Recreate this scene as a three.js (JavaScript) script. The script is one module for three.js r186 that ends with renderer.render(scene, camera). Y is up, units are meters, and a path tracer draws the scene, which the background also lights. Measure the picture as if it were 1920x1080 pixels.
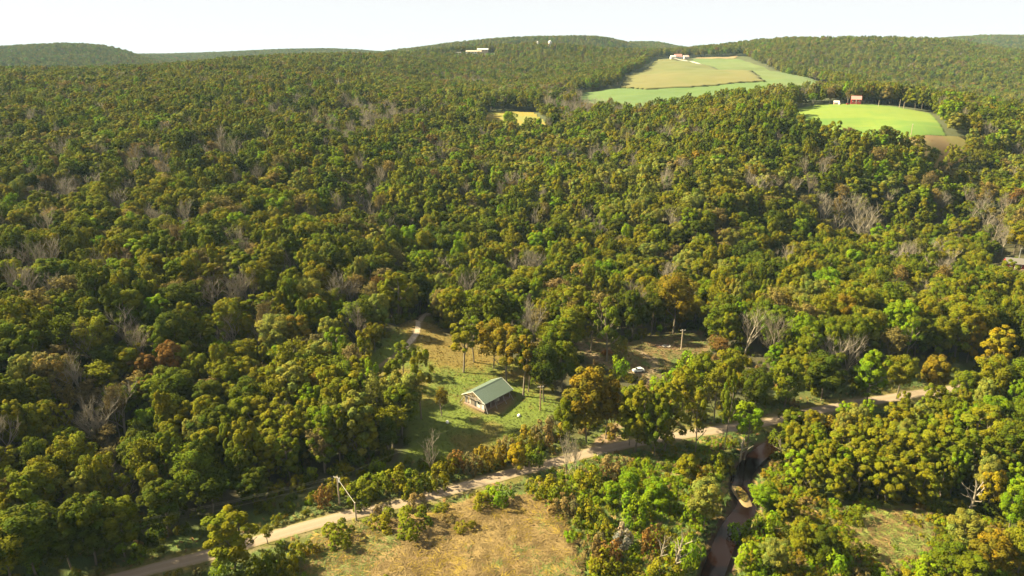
import * as THREE from 'three';
import { mergeGeometries } from 'three/addons/utils/BufferGeometryUtils.js';

// ---------- camera, sky, sun, exposure ----------
const scene = new THREE.Scene();
const camera = new THREE.PerspectiveCamera(45, 1920 / 1080, 1, 12000);
camera.position.set(0, 120, 0);
camera.rotation.set(-18.6 * Math.PI / 180, 0, 0);
const renderer = new THREE.WebGLRenderer({ antialias: true });
renderer.toneMapping = THREE.LinearToneMapping;
renderer.toneMappingExposure = 5.3;
renderer.shadowMap.enabled = true;
const SUN_DIR = new THREE.Vector3(-0.78, 0.60, -0.16).normalize();
{
  const W = 512, H = 256, data = new Float32Array(W * H * 4);
  const hor = [0.187, 0.190, 0.192], zen = [0.135, 0.136, 0.132], v = new THREE.Vector3();
  for (let j = 0; j < H; j++) for (let i = 0; i < W; i++) {
    const el = ((j + 0.5) / H - 0.5) * Math.PI, az = ((i + 0.5) / W - 0.5) * 2 * Math.PI;
    v.set(Math.cos(el) * Math.cos(az), Math.sin(el), Math.cos(el) * Math.sin(az));
    const t = 1 - Math.exp(-Math.max(el, 0) / 0.30), g = Math.pow(Math.max(0, v.dot(SUN_DIR)), 4), k = (j * W + i) * 4;
    for (let c = 0; c < 3; c++) data[k + c] = (hor[c] + (zen[c] - hor[c]) * t) * (1 + 0.35 * g);
    data[k + 3] = 1;
  }
  const sky = new THREE.DataTexture(data, W, H, THREE.RGBAFormat, THREE.FloatType);
  sky.mapping = THREE.EquirectangularReflectionMapping; sky.magFilter = THREE.LinearFilter; sky.needsUpdate = true;
  scene.background = sky; scene.environment = sky;
}
const sun = new THREE.DirectionalLight(new THREE.Color().setRGB(1, 0.87, 0.52), 4.9);
sun.position.copy(SUN_DIR).multiplyScalar(900).add(new THREE.Vector3(0, 0, -300));
sun.target.position.set(0, 0, -300);
sun.castShadow = true; sun.shadow.mapSize.set(4096, 4096); sun.shadow.radius = 4;
Object.assign(sun.shadow.camera, { left: -600, right: 600, top: 600, bottom: -600, near: 1, far: 3000 });
scene.add(sun, sun.target);
scene.fog = new THREE.FogExp2(new THREE.Color().setRGB(0.46, 0.70, 1.0), 0.000036);

// ---------- the site, in metres (x to the east of the lookout, z to the south) ----------
const SITE = {"relief": [[-93.1, -137.6, 0.0], [-38.5, -163.2, 0.0], [20.2, -190.7, 0.0], [79.7, -208.9, 0.0], [162.6, -235.8, 0.0], [48.3, -138.7, -1.0], [121.6, -137.6, 0.0], [-7.8, -138.2, -0.5], [-9.3, -215.4, 1.5], [-42.8, -186.8, 1.5], [-43.0, -290.8, 7.0], [-55.6, -244.8, 5.0], [71.0, -269.0, 3.0], [38.6, -273.5, 4.0], [284.5, -380.6, 0.0], [108.2, -178.4, -0.5], [-69.7, -168.4, 1.0], [170.8, -301.1, 3.0], [133.6, -301.1, 3.0], [328.0, -497.5, 2.0], [9.0, -272.3, 4.5], [-200.0, -60.0, 2.0], [200.0, -60.0, 1.0], [0.0, -40.0, 0.0], [0.0, 150.0, 3.0], [-250.0, 150.0, 6.0], [250.0, 150.0, 4.0], [-250.0, -110.0, 7.0], [260.0, -150.0, 1.0], [420.0, -260.0, 3.0], [-137.4, -165.0, 8.21], [-169.6, -215.0, 18.46], [-122.7, -225.0, 10.59], [-74.0, -250.0, 5.86], [-254.9, -340.0, 26.8], [-183.0, -355.0, 23.48], [-108.2, -385.0, 16.84], [-348.6, -480.0, 43.9], [-249.0, -500.0, 45.2], [-144.3, -530.0, 37.84], [-463.1, -650.0, 61.38], [-337.2, -690.0, 63.83], [-194.6, -730.0, 61.61], [-667.6, -950.0, 82.67], [-506.6, -1050.0, 84.93], [-301.7, -1150.0, 94.39], [-324.7, -330.0, 29.01], [-562.4, -600.0, 60.19], [-875.9, -950.0, 84.0], [-68.4, -330.0, 8.59], [-108.8, -190.0, -5.15], [-44.2, -320.0, -10.18], [-35.4, -410.0, 5.76], [-31.9, -520.0, 20.42], [-29.0, -640.0, 31.29], [10.9, -340.0, 0.07], [62.3, -420.0, 10.1], [53.3, -350.0, -3.96], [106.2, -400.0, 14.53], [135.3, -480.0, 34.07], [80.9, -560.0, 26.82], [199.4, -580.0, 55.17], [179.1, -500.0, 31.2], [157.3, -390.0, 1.04], [95.8, -350.0, -9.84], [-3.0, -800.0, 51.49], [365.3, -745.0, 70.77], [274.1, -680.0, 65.23], [297.4, -600.0, 60.71], [398.9, -690.0, 65.93], [321.9, -545.0, 51.99], [144.8, -1030.0, 64.49], [254.2, -1010.0, 64.12], [379.1, -1120.0, 78.72], [461.5, -1080.0, 76.38], [339.8, -1500.0, 95.23], [397.8, -1430.0, 89.4], [475.3, -1350.0, 83.55], [211.7, -1200.0, 79.16], [388.5, -1720.0, 107.12], [345.0, -1690.0, 105.0], [437.3, -1740.0, 108.17], [528.5, -1770.0, 109.19], [437.4, -1620.0, 101.13], [498.4, -1550.0, 94.4], [495.7, -1300.0, 85.81], [190.7, -460.0, 26.42], [230.9, -470.0, 24.76], [285.0, -470.0, 24.76], [346.3, -480.0, 23.09], [375.2, -560.0, 43.53], [254.3, -440.0, 4.68], [212.6, -420.0, -7.81], [-135.3, -1150.0, 65.86], [36.7, -1250.0, 64.86], [-255.4, -1350.0, 99.49], [-186.1, -1600.0, 101.97], [-72.0, -1650.0, 104.18], [48.0, -1650.0, 105.31], [167.8, -1650.0, 105.45], [233.0, -1600.0, 95.44], [-1389.4, -1500.0, 51.95], [-1058.6, -1500.0, 51.95], [-893.1, -1600.0, 53.05], [-697.6, -1700.0, 61.86], [-499.8, -1900.0, 72.94], [-306.2, -2000.0, 83.86], [595.5, -1350.0, 57.06], [682.4, -1250.0, 47.2], [696.0, -1050.0, 26.04], [578.8, -2050.0, 127.13], [652.2, -2050.0, 134.13], [728.2, -2100.0, 140.61], [818.9, -2100.0, 143.47], [857.8, -2100.0, 136.32], [888.6, -2050.0, 139.71], [996.0, -2000.0, 144.26], [1097.6, -2000.0, 141.54], [1183.9, -1950.0, 135.27], [1207.6, -1850.0, 114.64], [1255.6, -1800.0, 104.43], [891.2, -1450.0, 74.0], [1535.3, -1700.0, 92.62], [968.5, -1050.0, 29.83], [568.6, -2300.0, 100.08], [689.9, -2700.0, 67.8], [898.3, -2800.0, 76.21], [1204.6, -2800.0, 76.21], [1456.9, -2700.0, 77.17], [1624.3, -2500.0, 70.4], [-90.0, -1720.0, 118.41], [-162.7, -1720.0, 115.44], [76.5, -1755.0, 125.02], [-2025.3, -2400.0, 98.64], [-1814.1, -2450.0, 113.69], [-1739.9, -2500.0, 124.16], [-1629.6, -2500.0, 131.01], [-1501.8, -2500.0, 136.14], [-1394.5, -2500.0, 129.3], [-1315.8, -2500.0, 113.87], [-1256.3, -2500.0, 89.74], [-1228.6, -2550.0, 71.75], [-1776.5, -3700.0, 100.19], [-1506.6, -3700.0, 105.3], [-1317.1, -3700.0, 115.49], [-1075.6, -3800.0, 126.09], [-827.6, -3800.0, 123.48], [-663.0, -3800.0, 107.79], [-538.7, -3700.0, 92.53], [-290.3, -2500.0, 116.59], [-203.2, -2550.0, 132.53], [-112.8, -2600.0, 143.71], [-19.1, -2650.0, 155.26], [76.5, -2650.0, 158.86], [194.9, -2700.0, 161.7], [292.2, -2700.0, 163.53], [344.5, -2650.0, 155.26], [372.7, -2600.0, 136.6], [381.3, -2500.0, 111.43], [62.7, -2150.0, 86.9], [-94.0, -2150.0, 89.87], [219.3, -2150.0, 86.9], [541.4, -3400.0, 152.34], [688.9, -3400.0, 154.67], [751.8, -3400.0, 136.06], [863.3, -3500.0, 129.63], [993.1, -3600.0, 122.77], [2002.1, -3300.0, 171.34], [2119.8, -3300.0, 178.07], [2286.6, -3300.0, 178.07], [2479.4, -3300.0, 169.1], [-10769.9, -6000.0, 50.11], [-6829.7, -6000.0, 50.11], [-4202.9, -6000.0, 50.11], [-1576.1, -6000.0, 50.11], [0.0, -6000.0, 50.11], [1488.5, -6000.0, 50.11], [4115.3, -6000.0, 50.11], [7179.9, -6000.0, 50.11]],
  "road": [[-108.5, -126.3], [-92.9, -137.3], [-83.5, -142.0], [-73.2, -146.2], [-60.2, -152.4], [-49.0, -157.9], [-38.4, -162.8], [-24.3, -168.7], [-9.4, -176.1], [0.0, -180.8], [8.2, -184.2], [20.1, -190.3], [30.8, -194.8], [47.1, -200.0], [62.1, -203.8], [79.6, -208.5], [89.6, -211.5], [104.9, -217.5], [122.5, -223.4], [145.4, -230.2], [162.2, -235.3], [183.4, -240.0], [207.0, -244.4], [240.2, -249.5]],
  "creek": [[41.1, -121.2], [45.9, -132.4], [51.4, -143.4], [59.1, -156.9], [66.8, -167.5], [67.2, -175.7], [72.8, -186.3], [82.4, -196.7], [96.5, -205.7], [112.5, -209.3], [124.6, -211.9], [141.3, -218.8], [163.4, -227.2], [187.0, -233.3], [220.3, -237.7]],
  "lawn": [[-55.6, -244.8], [-52.4, -263.0], [-44.8, -287.2], [-42.1, -321.2], [-28.4, -274.8], [-13.4, -269.4], [0.0, -249.9], [10.2, -241.8], [18.5, -215.1], [9.0, -207.2], [-1.7, -196.2], [-10.0, -188.5], [-25.7, -180.9], [-32.2, -187.4], [-34.0, -206.1], [-42.5, -226.6], [-53.0, -235.8]],
  "yard": [[26.1, -272.8], [37.1, -279.5], [47.0, -269.1], [64.2, -287.0], [86.0, -297.4], [84.5, -274.4], [73.3, -257.2], [57.5, -243.4], [48.4, -238.0], [39.2, -244.6], [27.8, -255.5]],
  "hay": [[-54.6, -134.5], [-49.8, -150.2], [-42.2, -153.0], [-31.5, -156.6], [-17.6, -161.2], [-9.0, -166.0], [6.1, -167.8], [11.8, -162.5], [13.9, -151.4], [15.9, -141.4], [17.6, -132.4]],
  "glade": [[88.8, -153.5], [100.8, -163.6], [113.3, -164.8], [113.9, -155.5], [104.0, -143.1], [93.6, -138.4], [85.8, -141.3]],
  "thicket": [[6.4, -180.3], [23.3, -188.9], [49.7, -195.7], [72.6, -203.4], [79.4, -197.0], [70.9, -186.3], [64.2, -175.2], [62.7, -165.0], [49.4, -143.4], [42.7, -132.4], [17.6, -132.4], [13.9, -151.4], [7.6, -169.8]],
  "thicket2": [[73.0, -177.9], [81.8, -189.3], [90.3, -198.5], [85.6, -177.8], [88.5, -162.5], [98.5, -164.9], [117.9, -162.4], [132.3, -153.3], [126.4, -133.7], [50.3, -132.4], [62.1, -153.6]],
  "verge": [[-62.2, -154.5], [-59.7, -165.5], [-49.3, -172.1], [-37.1, -181.6], [-29.4, -184.8], [-16.6, -188.3], [-4.9, -182.9], [-9.4, -176.1], [-38.4, -162.8]],
  "track": [[-40.1, -322.8], [-43.5, -311.7], [-40.3, -270.7], [-43.2, -259.2], [-47.1, -249.7], [-52.5, -244.6], [-54.6, -239.4]],
  "driveway": [[28.0, -269.5], [32.4, -258.2], [39.5, -246.7], [47.0, -242.0], [51.2, -237.0], [43.5, -220.4], [31.5, -201.0], [27.3, -194.2]],
  "track2": [[52.0, -265.3], [55.1, -258.2], [55.9, -247.6], [50.2, -243.0]],
  "bright_field": [[273.9, -712.3], [314.1, -741.2], [350.9, -737.8], [389.3, -726.7], [404.5, -693.3], [366, -606], [352, -575], [303.4, -550.5], [285.1, -532.6], [259.0, -533.1], [240.8, -548.1], [226.2, -567.4]],
  "tan_field": [[287.9, -537], [303, -550.5], [326.6, -562.5], [345, -571], [376, -587], [358, -552], [326, -530], [294, -526]],
  "far_corn": [[168.2, -1110], [206.4, -1300], [260.6, -1420], [334.8, -1690], [373.9, -1700], [389.4, -1620], [409.6, -1480], [413.4, -1290], [388.3, -1120], [268.7, -1085], [204.5, -1080]],
  "far_grass_low": [[98.3, -1080], [167.8, -1108], [204.1, -1078], [268.2, -1083], [389.2, -1118], [374.4, -1060], [270.9, -800], [190.7, -770], [129.8, -775], [86.7, -850]],
  "far_grass_high": [[398.9, -1640], [430.9, -1740], [538.8, -1770], [534.0, -1560], [527.7, -1380], [476.9, -1070], [376.9, -880], [306.9, -860], [391.5, -1120], [416.9, -1292], [413.4, -1482]],
  "far_stubble": [[433.9, -1742], [451.1, -1790], [558.9, -1810], [540.7, -1772]],
  "goldenrod": [[-37.2, -831.8], [-6.4, -853.3], [25.1, -842.4], [44.1, -733.4], [21.1, -698.8], [-21.5, -711.9]],
  "farm_lane": [[380.8, -1720], [391.7, -1660], [398.5, -1520]],
  "hill_bare": [[-187.5, -2457.6], [-99.4, -2491.7], [-88.3, -2432.3], [-124.6, -1713.8]],
  "drifts": [[-267.5, -403.3, 16.7, "bare", 0.75], [-227.1, -415.1, 14.5, "bare", 0.8], [-188.3, -368.2, 12.7, "bare", 0.6], [-75.4, -292.7, 10.4, "bare", 0.7], [-116.7, -278.8, 11.6, "bare", 0.65], [-142.4, -227.1, 9.3, "bare", 0.5], [-136.8, -203.5, 8.5, "bare", 0.5], [-209.9, -513.8, 21.3, "bare", 0.4], [-247.4, -486.9, 16.8, "bare", 0.5], [-193.6, -648.3, 20.8, "bare", 0.6], [-154.2, -623.0, 29.5, "bare", 0.55], [-128.9, -721.4, 39.3, "bare", 0.5], [-67.0, -549.4, 14.9, "bare", 0.5], [-91.2, -434.7, 11.9, "bare", 0.6], [-72.6, -412.2, 9.6, "bare", 0.7], [7.3, -364.6, 12.6, "bare", 0.6], [76.8, -596.0, 13.8, "bare", 0.5], [209.6, -450.1, 26.7, "bare", 0.6], [228.1, -441.5, 15.2, "bare", 0.7], [231.6, -372.6, 20.2, "bare", 0.45], [302.6, -425.8, 36.1, "bare", 0.5], [-79.7, -1204.6, 55.5, "bare", 0.55], [29.1, -984.1, 68.0, "bare", 0.35], [98.2, -826.9, 76.6, "bare", 0.45], [-125.5, -195.1, 8.9, "bare", 0.6], [-102.4, -157.3, 6.5, "bare", 0.6], [-138.4, -185.4, 8.9, "bare", 0.35], [56.9, -290.6, 9.1, "bare", 0.5], [99.9, -258.0, 17.0, "bare", 0.45], [129.5, -243.6, 14.8, "bare", 0.35], [106.2, -478.5, 75.2, "pale", 0.55], [215.3, -658.0, 37.2, "pale", 0.5], [82.4, -386.0, 45.4, "pale", 0.5], [157.8, -444.9, 39.8, "pale", 0.45], [321.7, -540.9, 53.1, "olive", 0.5], [83.2, -300.9, 14.4, "amber", 0.6], [69.1, -281.6, 11.1, "amber", 0.5], [23.7, -197.0, 9.1, "amber", 0.7], [21.4, -210.4, 8.1, "deep", 0.4], [48.4, -194.1, 10.7, "olive", 0.5], [-121.9, -213.0, 11.3, "rust", 0.3], [-128.9, -213.2, 7.6, "rust", 0.5], [-71.2, -173.0, 3.6, "rust", 0.8], [-405.3, -648.6, 105.6, "olive", 0.3], [-296.5, -876.9, 184.6, "olive", 0.3], [-105.2, -133.2, 14.3, "deep", 0.5], [-83.9, -139.3, 12.5, "deep", 0.5], [-87.6, -324.1, 36.0, "deep", 0.45], [-47.2, -325.0, 17.6, "deep", 0.6], [-160.6, -243.7, 26.9, "deep", 0.45], [128.9, -333.5, 19.2, "deep", 0.5], [184.1, -249.1, 14.3, "gold", 0.35], [156.9, -221.3, 18.7, "amber", 0.3], [94.4, -167.2, 19.1, "olive", 0.7], [121.2, -175.4, 22.9, "olive", 0.45], [77.6, -162.1, 11.0, "olive", 0.6], [110.5, -135.3, 16.1, "bright", 0.3], [77.5, -238.6, 7.7, "rust", 0.6], [-69.6, -247.8, 15.8, "bright", 0.3], [-114.4, -225.1, 15.5, "olive", 0.35], [-88.0, -217.2, 21.6, "olive", 0.35], [149.2, -263.0, 27.8, "olive", 0.3]],
  "picked": [[-67.6, -138.7, 17.8, 12.8, "tall", "olive"], [-62.7, -148.4, 5.8, 4.1, "sparse", "olive"], [127.4, -223.6, 21.3, 11.7, "tall", "bright"], [154.0, -229.7, 17.1, 11.6, "round", "amber"], [159.1, -220.1, 16.6, 10.3, "round", "mid"], [170.6, -223.4, 19.7, 13.3, "round", "olive"], [180.4, -222.3, 19.4, 13.6, "round", "mid"], [165.3, -221.0, 14.2, 9.4, "tall", "olive"], [188.4, -247.7, 21.4, 12.4, "tall", "gold"], [-23.4, -178.9, 15.7, 8.8, "bare", "pale"], [1.3, -180.8, 9.9, 7.0, "round", "gold"], [16.2, -178.2, 16.5, 7.5, "bare", "pale"], [19.3, -180.9, 13.9, 4.1, "bare", "pale"], [57.6, -190.7, 22.4, 6.6, "slender", "olive"], [66.7, -191.3, 30.2, 4.9, "slender", "mid"], [73.4, -190.8, 20.4, 10.3, "umbrella", "bright"], [93.2, -204.4, 11.5, 10.6, "round", "mid"], [72.0, -190.5, 10.6, 6.0, "snag", "pale"], [38.8, -137.4, 14.2, 5.9, "snag", "pale"], [35.8, -138.1, 12.1, 3.8, "snag", "pale"], [125.2, -160.5, 11.9, 7.2, "snag", "pale"], [85.2, -192.3, 6.1, 4.0, "snag", "pale"], [63.3, -138.1, 10.6, 7.2, "round", "sage"], [50.9, -155.4, 15.5, 9.8, "round", "sage"], [-30.9, -210.5, 26.1, 8.2, "slender", "olive"], [-24.2, -212.8, 10.8, 6.2, "sparse", "amber"], [-41.0, -239.1, 14.0, 8.0, "slender", "mid"], [-18.5, -241.6, 20.3, 11.3, "slender", "olive"], [-14.9, -249.3, 18.6, 10.3, "slender", "mid"], [-2.0, -234.7, 23.5, 11.8, "slender", "amber"], [4.1, -226.3, 23.8, 11.8, "slender", "amber"], [5.9, -229.1, 19.9, 7.7, "slender", "mid"], [-7.2, -245.3, 19.9, 14.3, "round", "amber"], [11.4, -222.8, 23.2, 12.0, "round", "deep"], [18.4, -227.6, 21.4, 11.5, "round", "mid"], [24.8, -277.2, 23.7, 13.6, "slender", "olive"], [32.1, -259.8, 21.7, 8.6, "slender", "mid"], [37.6, -252.1, 26.5, 11.7, "slender", "mid"], [72.8, -291.3, 28.8, 19.0, "round", "amber"], [60.4, -301.3, 22.0, 13.8, "bare", "pale"], [-45.2, -319.0, 21.9, 11.9, "round", "deep"], [-60.1, -293.4, 17.7, 8.1, "sparse", "rust"], [24.2, -197.8, 26.6, 16.3, "round", "amber"], [18.2, -196.3, 18.2, 10.2, "round", "mid"], [30.6, -200.3, 22.6, 11.0, "round", "amber"], [38.8, -191.9, 25.2, 12.3, "tall", "olive"], [48.1, -192.0, 25.8, 12.6, "tall", "olive"], [44.2, -189.0, 23.2, 9.2, "tall", "mid"], [37.8, -196.4, 19.1, 8.5, "round", "olive"], [77.5, -224.5, 20.3, 12.5, "round", "olive"], [66.5, -221.4, 19.7, 11.3, "round", "mid"], [69.5, -211.6, 20.1, 9.0, "sparse", "olive"], [82.5, -211.8, 20.1, 10.8, "round", "deep"], [57.5, -211.1, 20.0, 10.8, "round", "olive"], [96.5, -220.3, 19.6, 13.1, "round", "mid"], [111.9, -225.5, 18.9, 15.2, "round", "deep"], [140.1, -227.6, 17.6, 11.5, "round", "olive"], [-96.2, -170.5, 13.7, 10.6, "sparse", "straw"], [-109.5, -166.5, 12.7, 11.9, "bare", "pale"], [-78.0, -186.5, 12.0, 6.9, "sparse", "rust"], [-103.6, -193.1, 18.6, 8.7, "tall", "olive"], [-90.3, -181.2, 16.4, 11.1, "round", "olive"], [-65.5, -185.3, 20.1, 10.3, "tall", "olive"], [-56.3, -181.4, 18.1, 11.1, "tall", "mid"], [-52.0, -187.0, 18.5, 10.7, "tall", "olive"], [-44.0, -186.2, 19.7, 10.7, "tall", "olive"], [-38.0, -187.6, 14.5, 7.5, "round", "deep"], [-111.7, -133.3, 18.6, 14.8, "round", "deep"], [-102.3, -140.4, 20.0, 14.2, "round", "deep"], [-90.0, -151.5, 17.1, 12.4, "round", "deep"], [-97.1, -144.0, 17.3, 11.9, "round", "mid"], [-82.5, -162.2, 14.0, 11.6, "round", "deep"], [-115.9, -130.5, 16.9, 14.5, "round", "olive"], [-71.6, -165.0, 11.2, 10.3, "round", "deep"], [-106.3, -137.5, 16.0, 11.4, "round", "deep"], [106.0, -260.3, 12.9, 9.9, "bare", "pale"], [92.4, -294.2, 15.5, 12.1, "bare", "pale"], [84.1, -257.5, 9.3, 9.9, "sparse", "rust"], [207.1, -367.7, 20.0, 17.7, "bare", "pale"], [136.0, -308.0, 12.0, 10.1, "bare", "pale"], [221.7, -421.5, 34.0, 19.9, "bare", "pale"], [154.8, -298.9, 11.7, 9.8, "bare", "pale"], [246.4, -392.9, 21.1, 15.6, "bare", "pale"], [87.8, -183.4, 14.7, 8.0, "tall", "olive"], [91.4, -176.4, 13.5, 8.7, "tall", "olive"], [99.5, -180.5, 16.3, 9.5, "tall", "olive"], [85.6, -169.9, 14.0, 7.6, "tall", "olive"], [90.8, -166.1, 14.7, 8.3, "tall", "olive"], [99.3, -169.8, 16.6, 9.0, "tall", "olive"], [109.3, -177.6, 17.9, 10.0, "tall", "olive"], [104.4, -164.8, 15.4, 8.8, "tall", "olive"], [114.4, -172.3, 19.3, 10.0, "tall", "olive"], [125.2, -180.4, 19.9, 11.1, "tall", "olive"], [112.7, -163.6, 14.5, 8.8, "tall", "olive"], [126.8, -172.3, 21.0, 10.6, "tall", "mid"], [141.5, -183.4, 21.8, 12.2, "tall", "olive"], [125.0, -195.3, 15.3, 10.2, "tall", "olive"], [142.3, -172.4, 21.0, 12.2, "round", "deep"], [114.9, -192.1, 13.3, 8.4, "tall", "olive"], [140.7, -198.7, 16.4, 10.3, "round", "mid"], [156.9, -202.2, 15.7, 10.5, "round", "bright"], [164.4, -198.9, 16.5, 10.3, "round", "mid"], [73.1, -156.9, 9.2, 6.3, "tall", "olive"], [72.1, -143.3, 11.9, 7.9, "round", "olive"], [76.2, -140.4, 12.6, 7.8, "round", "deep"], [69.4, -162.6, 9.5, 8.8, "round", "bright"], [131.1, -162.4, 13.6, 7.3, "round", "gold"], [130.9, -153.3, 16.3, 8.3, "round", "bright"], [113.1, -145.0, 12.7, 9.3, "round", "sage"], [114.3, -136.4, 13.1, 10.1, "round", "amber"], [121.3, -136.4, 14.5, 10.1, "round", "olive"], [104.1, -136.5, 11.6, 7.6, "round", "mid"], [106.5, -132.1, 10.6, 8.7, "round", "mid"], [39.8, -162.6, 10.3, 8.8, "round", "bright"], [33.4, -168.7, 9.6, 7.5, "round", "bright"], [27.5, -163.8, 8.6, 6.5, "round", "bright"], [50.9, -175.1, 9.9, 7.8, "round", "olive"], [-2.7, -724.5, 22.3, 16.3, "round", "bright"]],
  "shrubs": [[-25.3, -152.7, 8.0, 11.1, "bush", "mid"], [-43.9, -148.4, 6.9, 9.5, "bush", "mid"], [-57.0, -138.1, 7.8, 7.7, "bush", "mid"], [-53.2, -142.7, 5.6, 6.6, "bush", "olive"], [-61.3, -135.4, 7.0, 7.6, "bush", "mid"], [-53.3, -136.3, 7.0, 7.6, "bush", "olive"], [-49.3, -143.1, 4.5, 4.8, "bush", "amber"], [-69.1, -135.8, 5.9, 6.4, "bush", "bright"], [-19.0, -161.2, 3.4, 4.4, "bush", "olive"], [-12.7, -153.4, 4.2, 5.6, "bush", "olive"], [-17.2, -156.7, 3.4, 4.3, "bush", "brown"], [-34.9, -154.3, 5.1, 9.0, "bush", "olive"], [-26.1, -162.8, 5.2, 6.5, "bush", "brown"], [-35.3, -159.4, 4.7, 5.8, "bush", "brown"], [-4.0, -165.3, 7.5, 8.9, "bush", "bright"], [-8.1, -162.9, 5.7, 5.9, "bush", "olive"], [-16.1, -181.3, 7.4, 6.4, "bush", "rust"], [-12.0, -180.6, 7.0, 5.7, "bush", "brown"], [-8.9, -182.9, 7.8, 6.5, "bush", "amber"], [-18.4, -179.3, 5.9, 5.7, "bush", "olive"], [-4.9, -184.3, 8.4, 7.1, "bush", "amber"], [-21.7, -173.3, 7.7, 8.0, "bush", "olive"], [-27.6, -170.6, 7.1, 7.6, "bush", "mid"], [6.6, -185.3, 6.9, 7.5, "bush", "mid"], [10.4, -197.8, 9.7, 8.6, "bush", "brown"], [4.2, -192.3, 9.2, 8.4, "bush", "amber"], [-1.7, -188.1, 8.9, 7.6, "bush", "brown"], [-52.2, -164.0, 6.6, 5.9, "bush", "rust"], [-46.3, -168.7, 4.4, 2.4, "bush", "rust"], [-39.8, -170.3, 6.2, 9.1, "bush", "mid"], [-34.1, -172.9, 7.2, 9.2, "bush", "olive"], [-43.2, -164.7, 5.7, 8.9, "bush", "mid"], [-30.5, -169.4, 4.4, 6.1, "bush", "olive"], [43.4, -255.3, 9.7, 7.7, "bush", "sage"], [40.6, -240.5, 8.2, 8.1, "bush", "bright"], [54.4, -227.8, 7.5, 9.7, "bush", "bright"], [66.5, -237.7, 11.0, 14.0, "bush", "bright"], [74.1, -236.1, 8.7, 8.0, "bush", "mid"], [60.6, -153.6, 6.7, 6.4, "bush", "bright"], [14.7, -161.4, 6.8, 8.8, "bush", "brown"], [20.1, -156.8, 7.6, 8.5, "bush", "olive"], [23.6, -150.4, 6.6, 6.9, "bush", "olive"], [28.0, -147.3, 7.3, 6.2, "bush", "pale"], [23.8, -141.4, 8.0, 7.9, "bush", "rust"], [20.0, -143.3, 8.0, 6.6, "bush", "brown"], [35.1, -145.3, 8.9, 6.7, "bush", "rust"], [33.0, -156.9, 9.2, 8.5, "bush", "bright"], [42.6, -161.5, 8.5, 7.3, "bush", "bright"], [48.8, -156.9, 8.4, 7.1, "bush", "bright"], [21.9, -136.8, 7.0, 7.7, "bush", "olive"], [43.6, -141.5, 9.5, 7.9, "bush", "bright"], [37.2, -135.9, 6.3, 7.6, "bush", "olive"], [21.5, -171.1, 8.0, 9.2, "bush", "olive"], [12.1, -167.3, 7.9, 9.0, "bush", "olive"], [7.6, -168.5, 7.1, 7.5, "bush", "olive"], [30.3, -179.0, 8.3, 7.9, "bush", "brown"], [61.4, -182.0, 6.5, 7.4, "bush", "mid"], [54.5, -173.8, 8.1, 7.7, "bush", "amber"], [65.1, -183.4, 5.6, 6.5, "bush", "olive"], [108.4, -208.3, 6.1, 10.8, "bush", "amber"], [100.5, -206.6, 6.1, 8.9, "bush", "olive"], [87.4, -200.2, 5.9, 7.0, "bush", "mid"], [120.6, -211.1, 5.5, 10.9, "bush", "olive"], [65.6, -151.5, 8.2, 8.3, "bush", "bright"], [58.9, -139.6, 7.9, 7.8, "bush", "bright"], [85.4, -143.2, 6.4, 8.0, "bush", "mid"], [78.0, -138.5, 8.7, 9.0, "bush", "bright"], [100.3, -136.5, 5.5, 7.7, "bush", "bright"], [91.7, -156.8, 5.9, 5.7, "bush", "mid"]],
  "spots": {"pole_road": [-48.0, -164.3],
  "pole_stub": [-42.1, -158.1],
  "pole_pavilion": [9.9, -217.2],
  "pole_yard": [70.6, -266.9],
  "pole_hill_a": [315.2, -559.2],
  "pole_hill_b": [306.6, -531.2],
  "pole_barn_a": [387.5, -717.1],
  "pole_barn_b": [390.7, -714.8],
  "pole_barn_c": [368.4, -720.9],
  "car": [48.8, -244.2],
  "drum_a": [-21.9, -208.9],
  "drum_b": [2.4, -214.0],
  "ash": [65.5, -271.4],
  "brush": [38.5, -260.1],
  "barn": [353.0, -737.6],
  "shed": [335.4, -742.4],
  "van": [335.2, -735.6],
  "tractor": [343.3, -733.1],
  "farm": [394.2, -1735],
  "house": [291.9, -387.7],
  "pole_house": [296.5, -390.9],
  "pool": [281.7, -375.9],
  "trailer": [276.7, -378.7],
  "culvert": [28.3, -191.2],
  "gravelbar": [66.6, -172.0]}, "far_spots": {"complex": [-89.9, -1720],
  "silo": [90.4, -1755],
  "white_mast": [61.1, -1755]}, "far_open": [[93.2, -1085], [162.4, -1115], [202.3, -1310], [256.9, -1440], [339.0, -1750], [445.7, -1800], [568.4, -1815], [542.5, -1565], [536.6, -1385], [481.6, -1070], [377.6, -870], [272.1, -795], [188.7, -762], [125.9, -768], [80.0, -845]],
  "pavilion": [-8.7, -223.6],
  "foreyard": [[5.4, -207.2], [18.8, -218.4], [17.5, -210.3], [9.1, -188.2], [-4.9, -185.2], [-6.0, -195.2]],
  "grove": [[6.7, -188.8], [14.5, -208.7], [22.5, -242.0], [26.6, -254.5], [39.0, -243.3], [48.2, -236.8], [59.3, -242.2], [83.6, -267.4], [96.3, -248.7], [105.5, -229.0], [80.1, -210.1], [62.5, -205.4], [31.0, -196.7]],
  "stand": [[76.2, -177.9], [90.3, -198.5], [100.1, -205.6], [124.7, -208.5], [151.8, -220.7], [195.9, -229.1], [143.3, -151.1], [123.0, -161.2], [102.0, -166.1], [88.7, -169.9]],
  "creekside": [[74.4, -203.4], [88.6, -208.4], [121.2, -220.5], [157.8, -231.0], [183.8, -234.5], [153.1, -223.0], [127.2, -213.3], [100.5, -206.6], [83.1, -197.9], [73.5, -189.3]],
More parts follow.
